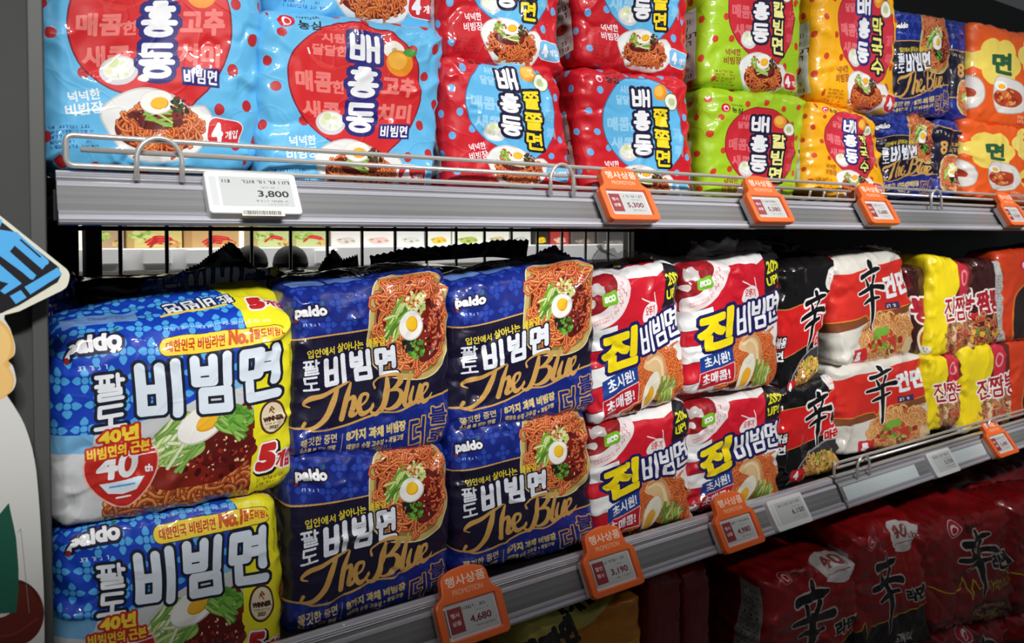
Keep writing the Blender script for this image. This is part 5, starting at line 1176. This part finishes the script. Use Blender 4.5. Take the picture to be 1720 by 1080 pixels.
# ---------------- cut-out display card at the left
def card():
    A = Art(760, 2.0, (222, 222, 216), ml=60, mt=0, mr=0, mb=0, W=130); A.mt = -345; A.H = 760  # units are photo pixels: x -60..130, y 345..1105
    A.h = int(760*2); A.a = np.empty((A.h, A.w, 3), np.float32); A.a[:] = C((224, 224, 220))
    # speech bubble: cream rim, dark face, blue letters
    A.poly([(-80, 300), (0, 356), (120, 452), (120, 470), (112, 486), (34, 524), (0, 530), (-80, 530)], (232, 230, 212))
    A.poly([(-80, 330), (2, 372), (98, 448), (102, 462), (96, 474), (30, 514), (-80, 560)], (26, 22, 30))
    blue = (88, 182, 246)
    A.poly([(-40, 330), (4, 371), (-2, 386), (-40, 420)], blue)
    A.poly([(-40, 380), (25, 389), (81, 438), (70, 452), (24, 412), (16, 422), (60, 462), (54, 470), (-40, 400)], blue)
    A.line([(24, 393), (76, 439)], 10, blue); A.line([(2, 420), (52, 464)], 10, blue); A.line([(26, 394), (4, 421)], 10, blue); A.line([(20, 420), (62, 455)], 3, (26, 22, 30))
    A.poly([(-40, 440), (0, 444), (36, 476), (8, 494), (0, 488), (14, 476), (-40, 460)], blue); A.poly([(40, 482), (96, 448), (104, 460), (50, 495)], blue); A.poly([(16, 497), (34, 487), (44, 500), (26, 511)], blue)
    A.line([(34, 402), (66, 430)], 3, (26, 22, 30))
    # rounded peach shape on white
    A.ell(-12, 585, 36, 50, (236, 184, 104)); A.ell(-14, 640, 38, 34, (240, 190, 110)); A.ell(-10, 640, 30, 30, (246, 200, 124)); A.ell(-8, 580, 26, 36, (246, 204, 128))
    # leaf and dark red bowl
    A.poly([(-20, 890), (-2, 866), (14, 846), (10, 860), (18, 866), (13, 876), (22, 884), (17, 896), (26, 906), (20, 918), (28, 930), (22, 944), (30, 958), (24, 976), (30, 990), (22, 1010), (26, 1030), (10, 1036), (-20, 1030)], (34, 92, 74))
    for i in range(5): A.line(spline([(-16+i*8, 1030), (-10+i*7, 960), (-4+i*4, 890)], closed=False), 1, (26, 74, 58))
    A.ell(20, 1030, 54, 56, (96, 34, 24), 0); A.ell(-10, 1010, 36, 30, (206, 206, 202)); A.line(spline([(24, 980), (50, 985), (66, 1010)], closed=False), 2, (60, 18, 14)); A.line(spline([(-20, 1070), (20, 1066), (62, 1040)], closed=False), 3, (130, 50, 36))
    A.poly([(-20, 890), (-2, 866), (14, 846), (18, 866), (22, 884), (26, 906), (28, 930), (30, 958), (30, 990), (26, 1030), (-20, 1034)], (34, 92, 74))
    A.line([(29, 896), (34, 890), (48, 1030)], 1, (130, 140, 140))
    return A
CA = card(); cm, ctree, cb = nt('printed_card'); ci = ctree.nodes.new('ShaderNodeTexImage'); ci.image = CA.image('card'); ci.extension = 'EXTEND'; ctree.links.new(ci.outputs['Color'], cb.inputs['Base Color']); cb.inputs['Roughness'].default_value = .38
outl = [(-58, 318), (0, 362)]+list(map(tuple, spline([(112, 452), (117, 462), (113, 480), (104, 488)], 4, False)))+[(32, 523), (8, 529), (7, 536)]+list(map(tuple, spline([(17, 552), (25, 578), (24, 596), (14, 606), (22, 616), (27, 640), (21, 656), (11, 664)], 4, False)))+list(map(tuple, spline([(22, 680), (42, 716), (58, 772), (66, 850), (71, 940), (74, 1010), (75, 1100)], 4, False)))+[(-58, 1100)]
YC = -.062
pts3 = [at(px, py, YC) for px, py in outl]
bm = bmesh.new(); fr = [bm.verts.new(p) for p in pts3]; bk = [bm.verts.new(p+np.array([0, .004, 0])) for p in pts3]
ff = bm.faces.new(fr); bm.faces.new(bk[::-1])
for i in range(len(fr)): bm.faces.new((fr[i-1], bk[i-1], bk[i], fr[i])).material_index = 1
uvl = bm.loops.layers.uv.new('print'); uvm = {}
for v, p in zip(fr, outl): uvm[v] = p
for v, p in zip(bk, outl): uvm[v] = p
for f in bm.faces:
    for l in f.loops: px, py = uvm[l.vert]; l[uvl].uv = ((px+60)/190, 1-(py-345)/760)
bmesh.ops.recalc_face_normals(bm, faces=bm.faces)
org = Vector(pts3[-1]); bmesh.ops.translate(bm, verts=bm.verts, vec=-org)
me = bpy.data.meshes.new('display_card'); bm.to_mesh(me); bm.free(); me.materials.append(cm); me.materials.append(M['board_white'])
o = bpy.data.objects.new('display_card', me); COL.objects.link(o); o.location = org
tag(o, 'white cut-out display card with a blue lettered speech bubble, left edge of the photo', 'display card')
st = mesh_obj('support_strip', *box_mesh((-.05, YC+.004, 0), (-.02, YC+.010, 1.25)), M['board_white'], o, origin=(-.035, YC, 0))

# ---------------- the next aisle seen through the wire back
YB = 1.35
o = mesh_obj('far_shelf', *box_mesh((-.5, YB-.03, at(300, 415, YB)[2]-.030), (2.4, YB+.35, at(300, 415, YB)[2]-.004)), M['hidden_white'], origin=(.6, YB, 1.3)); bevel(o, .003)
tag(o, 'pale shelf of the next aisle seen through the wire grid', 'shelf')
zf = at(300, 415, YB)[2]-.004
rl = mesh_obj('price_strip', *box_mesh((-.5, YB-.045, zf-.055), (2.4, YB-.031, zf+.002)), M['white'], o, origin=(.6, YB-.04, zf-.05)); bevel(rl, .003)
o = mesh_obj('far_shelf', *box_mesh((-.5, YB-.10, zf-.34), (1.75, YB+.35, zf-.31)), M['hidden_white'], origin=(.6, YB, 1.0)); tag(o, 'lower pale shelf of the next aisle behind the black caps', 'shelf')
o = mesh_obj('wall_back', *box_mesh((-.5, YB+.36, 0), (1.78, YB+.38, 2.2)), M['hidden_white'], origin=(.6, YB+.37, 0)); tag(o, kind='structure')
for px, lab in ((178, 'leftmost small white tag on the far pale shelf'), (265, 'small white tag under the first red chili box on the far shelf'), (337, 'small white tag under the second red chili box on the far shelf'), (549, 'small white tag under the greens box on the far shelf'), (690, 'small white tag under the white boxes on the far shelf')):
    p = at(px, 431, YB-.055)
    tag(bevel(mesh_obj('far_price_tag', *box_mesh((p[0]-.034, YB-.056, p[2]-.020), (p[0]+.034, YB-.0455, p[2]+.020)), M['white'], origin=(p[0], YB-.05, p[2])), .003), lab, 'price tag', 'white tags on the far shelf')
FG = 'boxes on the far shelf'
def far(label, art, px0, px1, pyt, seed, mt=None, T=.09, rough=.5):
    zt = at(px0, pyt, YB)[2]; x0, x1 = at(px0, pyt, YB)[0], at(px1, pyt, YB)[0]
    m = mt or film('far_print', art, rough=rough, coat=.2, k=0)
    v, f = box_mesh((x0, YB, zf), (x1, YB+T, zt+.10)); 
    o = mesh_obj('food_box', v, f, m, origin=((x0+x1)/2, YB+T/2, zf))
    lay = o.data.uv_layers.new(name='print')
    for poly in o.data.polygons:
        for li in poly.loop_indices:
            c = o.data.vertices[o.data.loops[li].vertex_index].co+o.location
            U = (c.x-x0)/(x1-x0)*100 if x1 > x0 else 0; V = (1-(c.z-zf)/(zt-zf))*art.H if art else 0
            lay.data[li].uv = ((U+art.ml)*art.S/art.w, 1-(V+art.mt)*art.S/art.h) if art else (0, 0)
    bevel(o, .004)
    return tag(o, label, 'box', FG)
far('brown patterned box at the left end of the far shelf', art_chili(2, (176, 150, 120), 0, True), 150, 208, 388, 1)
far('box with a red chili picture, first from the left on the far shelf', art_chili(4, (206, 190, 120), 3), 212, 306, 388, 2)
far('box with two red chilies and a tan basket on the far shelf', art_chili(6, (196, 160, 110), 3, False), 309, 402, 388, 3)
far('box with greens and a red chili on the far shelf', art_chili(8, (190, 200, 140), 1), 424, 486, 388, 4)
far('box with greens and red chili ends, beside the white box on the far shelf', art_chili(10, (186, 198, 140), 1), 488, 553, 388, 5)
far('white box with a faint grey drawing on the far shelf', art_plain((226, 222, 220), (206, 196, 196), ''), 557, 606, 388, 6)
far('white box with pink lettering on the far shelf', art_plain((232, 228, 226), (226, 190, 190), ''), 609, 664, 388, 7)
far('plain white carton on the far shelf', art_plain((222, 224, 222), (210, 212, 210), ''), 668, 713, 388, 8)
far('white carton with a yellow fruit picture on the far shelf', art_plain((228, 230, 226), (232, 190, 60), ''), 716, 758, 388, 9)
far('white carton with pale green print on the far shelf', art_plain((224, 228, 216), (170, 186, 90), ''), 761, 812, 388, 10)
far('white carton with small brown print on the far shelf', art_plain((226, 228, 222), (200, 190, 150), ''), 815, 856, 388, 11)
far('last white carton before the dark gap on the far shelf', art_plain((216, 218, 216), (190, 192, 190), ''), 859, 892, 388, 12)
far('dark carton with a yellow corner in the gap of the far shelf', art_plain((46, 42, 36), (226, 190, 20), ''), 896, 922, 390, 13)
far('tall red and cream carton near the right end of the far shelf', art_plain((176, 60, 60), (214, 190, 170), ''), 926, 956, 390, 14)
far('grey carton near the right end of the far shelf', art_plain((92, 84, 80), (150, 130, 124), ''), 960, 1000, 396, 15)
far('rightmost grey carton on the far shelf', art_plain((76, 74, 76), (120, 116, 118), ''), 1004, 1062, 400, 16)
for px, lab in ((421, 'rounded black cap showing behind the packs, left one of two'), (488, 'rounded black cap showing behind the packs, right one of two')):
    c = at(px, 440, .62); R_ = at(px+28, 440, .62)[0]-c[0]; ztop = at(px, 412, .62)[2]
    V, Fc = [], []; n, mrow = 24, 9; prof = [(1.0, -.30), (1.02, -.05), (1.0, .0), (.96, .25), (.86, .5), (.70, .72), (.48, .88), (.22, .97), (.0001, 1.0)]
    for r_, h_ in prof:
        for k in range(n): V.append((c[0]+R_*r_*math.cos(2*math.pi*k/n), .62+R_*r_*math.sin(2*math.pi*k/n), c[2]-.0+(ztop-c[2])*h_))
    for i in range(mrow-1):
        for k in range(n): Fc.append((i*n+k, i*n+(k+1) % n, (i+1)*n+(k+1) % n, (i+1)*n+k))
    Fc.append(tuple(range(n-1, -1, -1)))
    z_ = .956
    cap = mesh_obj('black_cap', V, Fc, M['cap'], smooth=True, origin=(c[0], .62, c[2]-.01)); tag(cap, lab, 'cap', 'black caps behind the wire grid')
    mesh_obj('bottle_body', *tube_mesh([(c[0], .62, z_), (c[0], .62, c[2])], R_*.9, 16), M['black'], cap, smooth=True, origin=(c[0], .62, c[2]-.2))
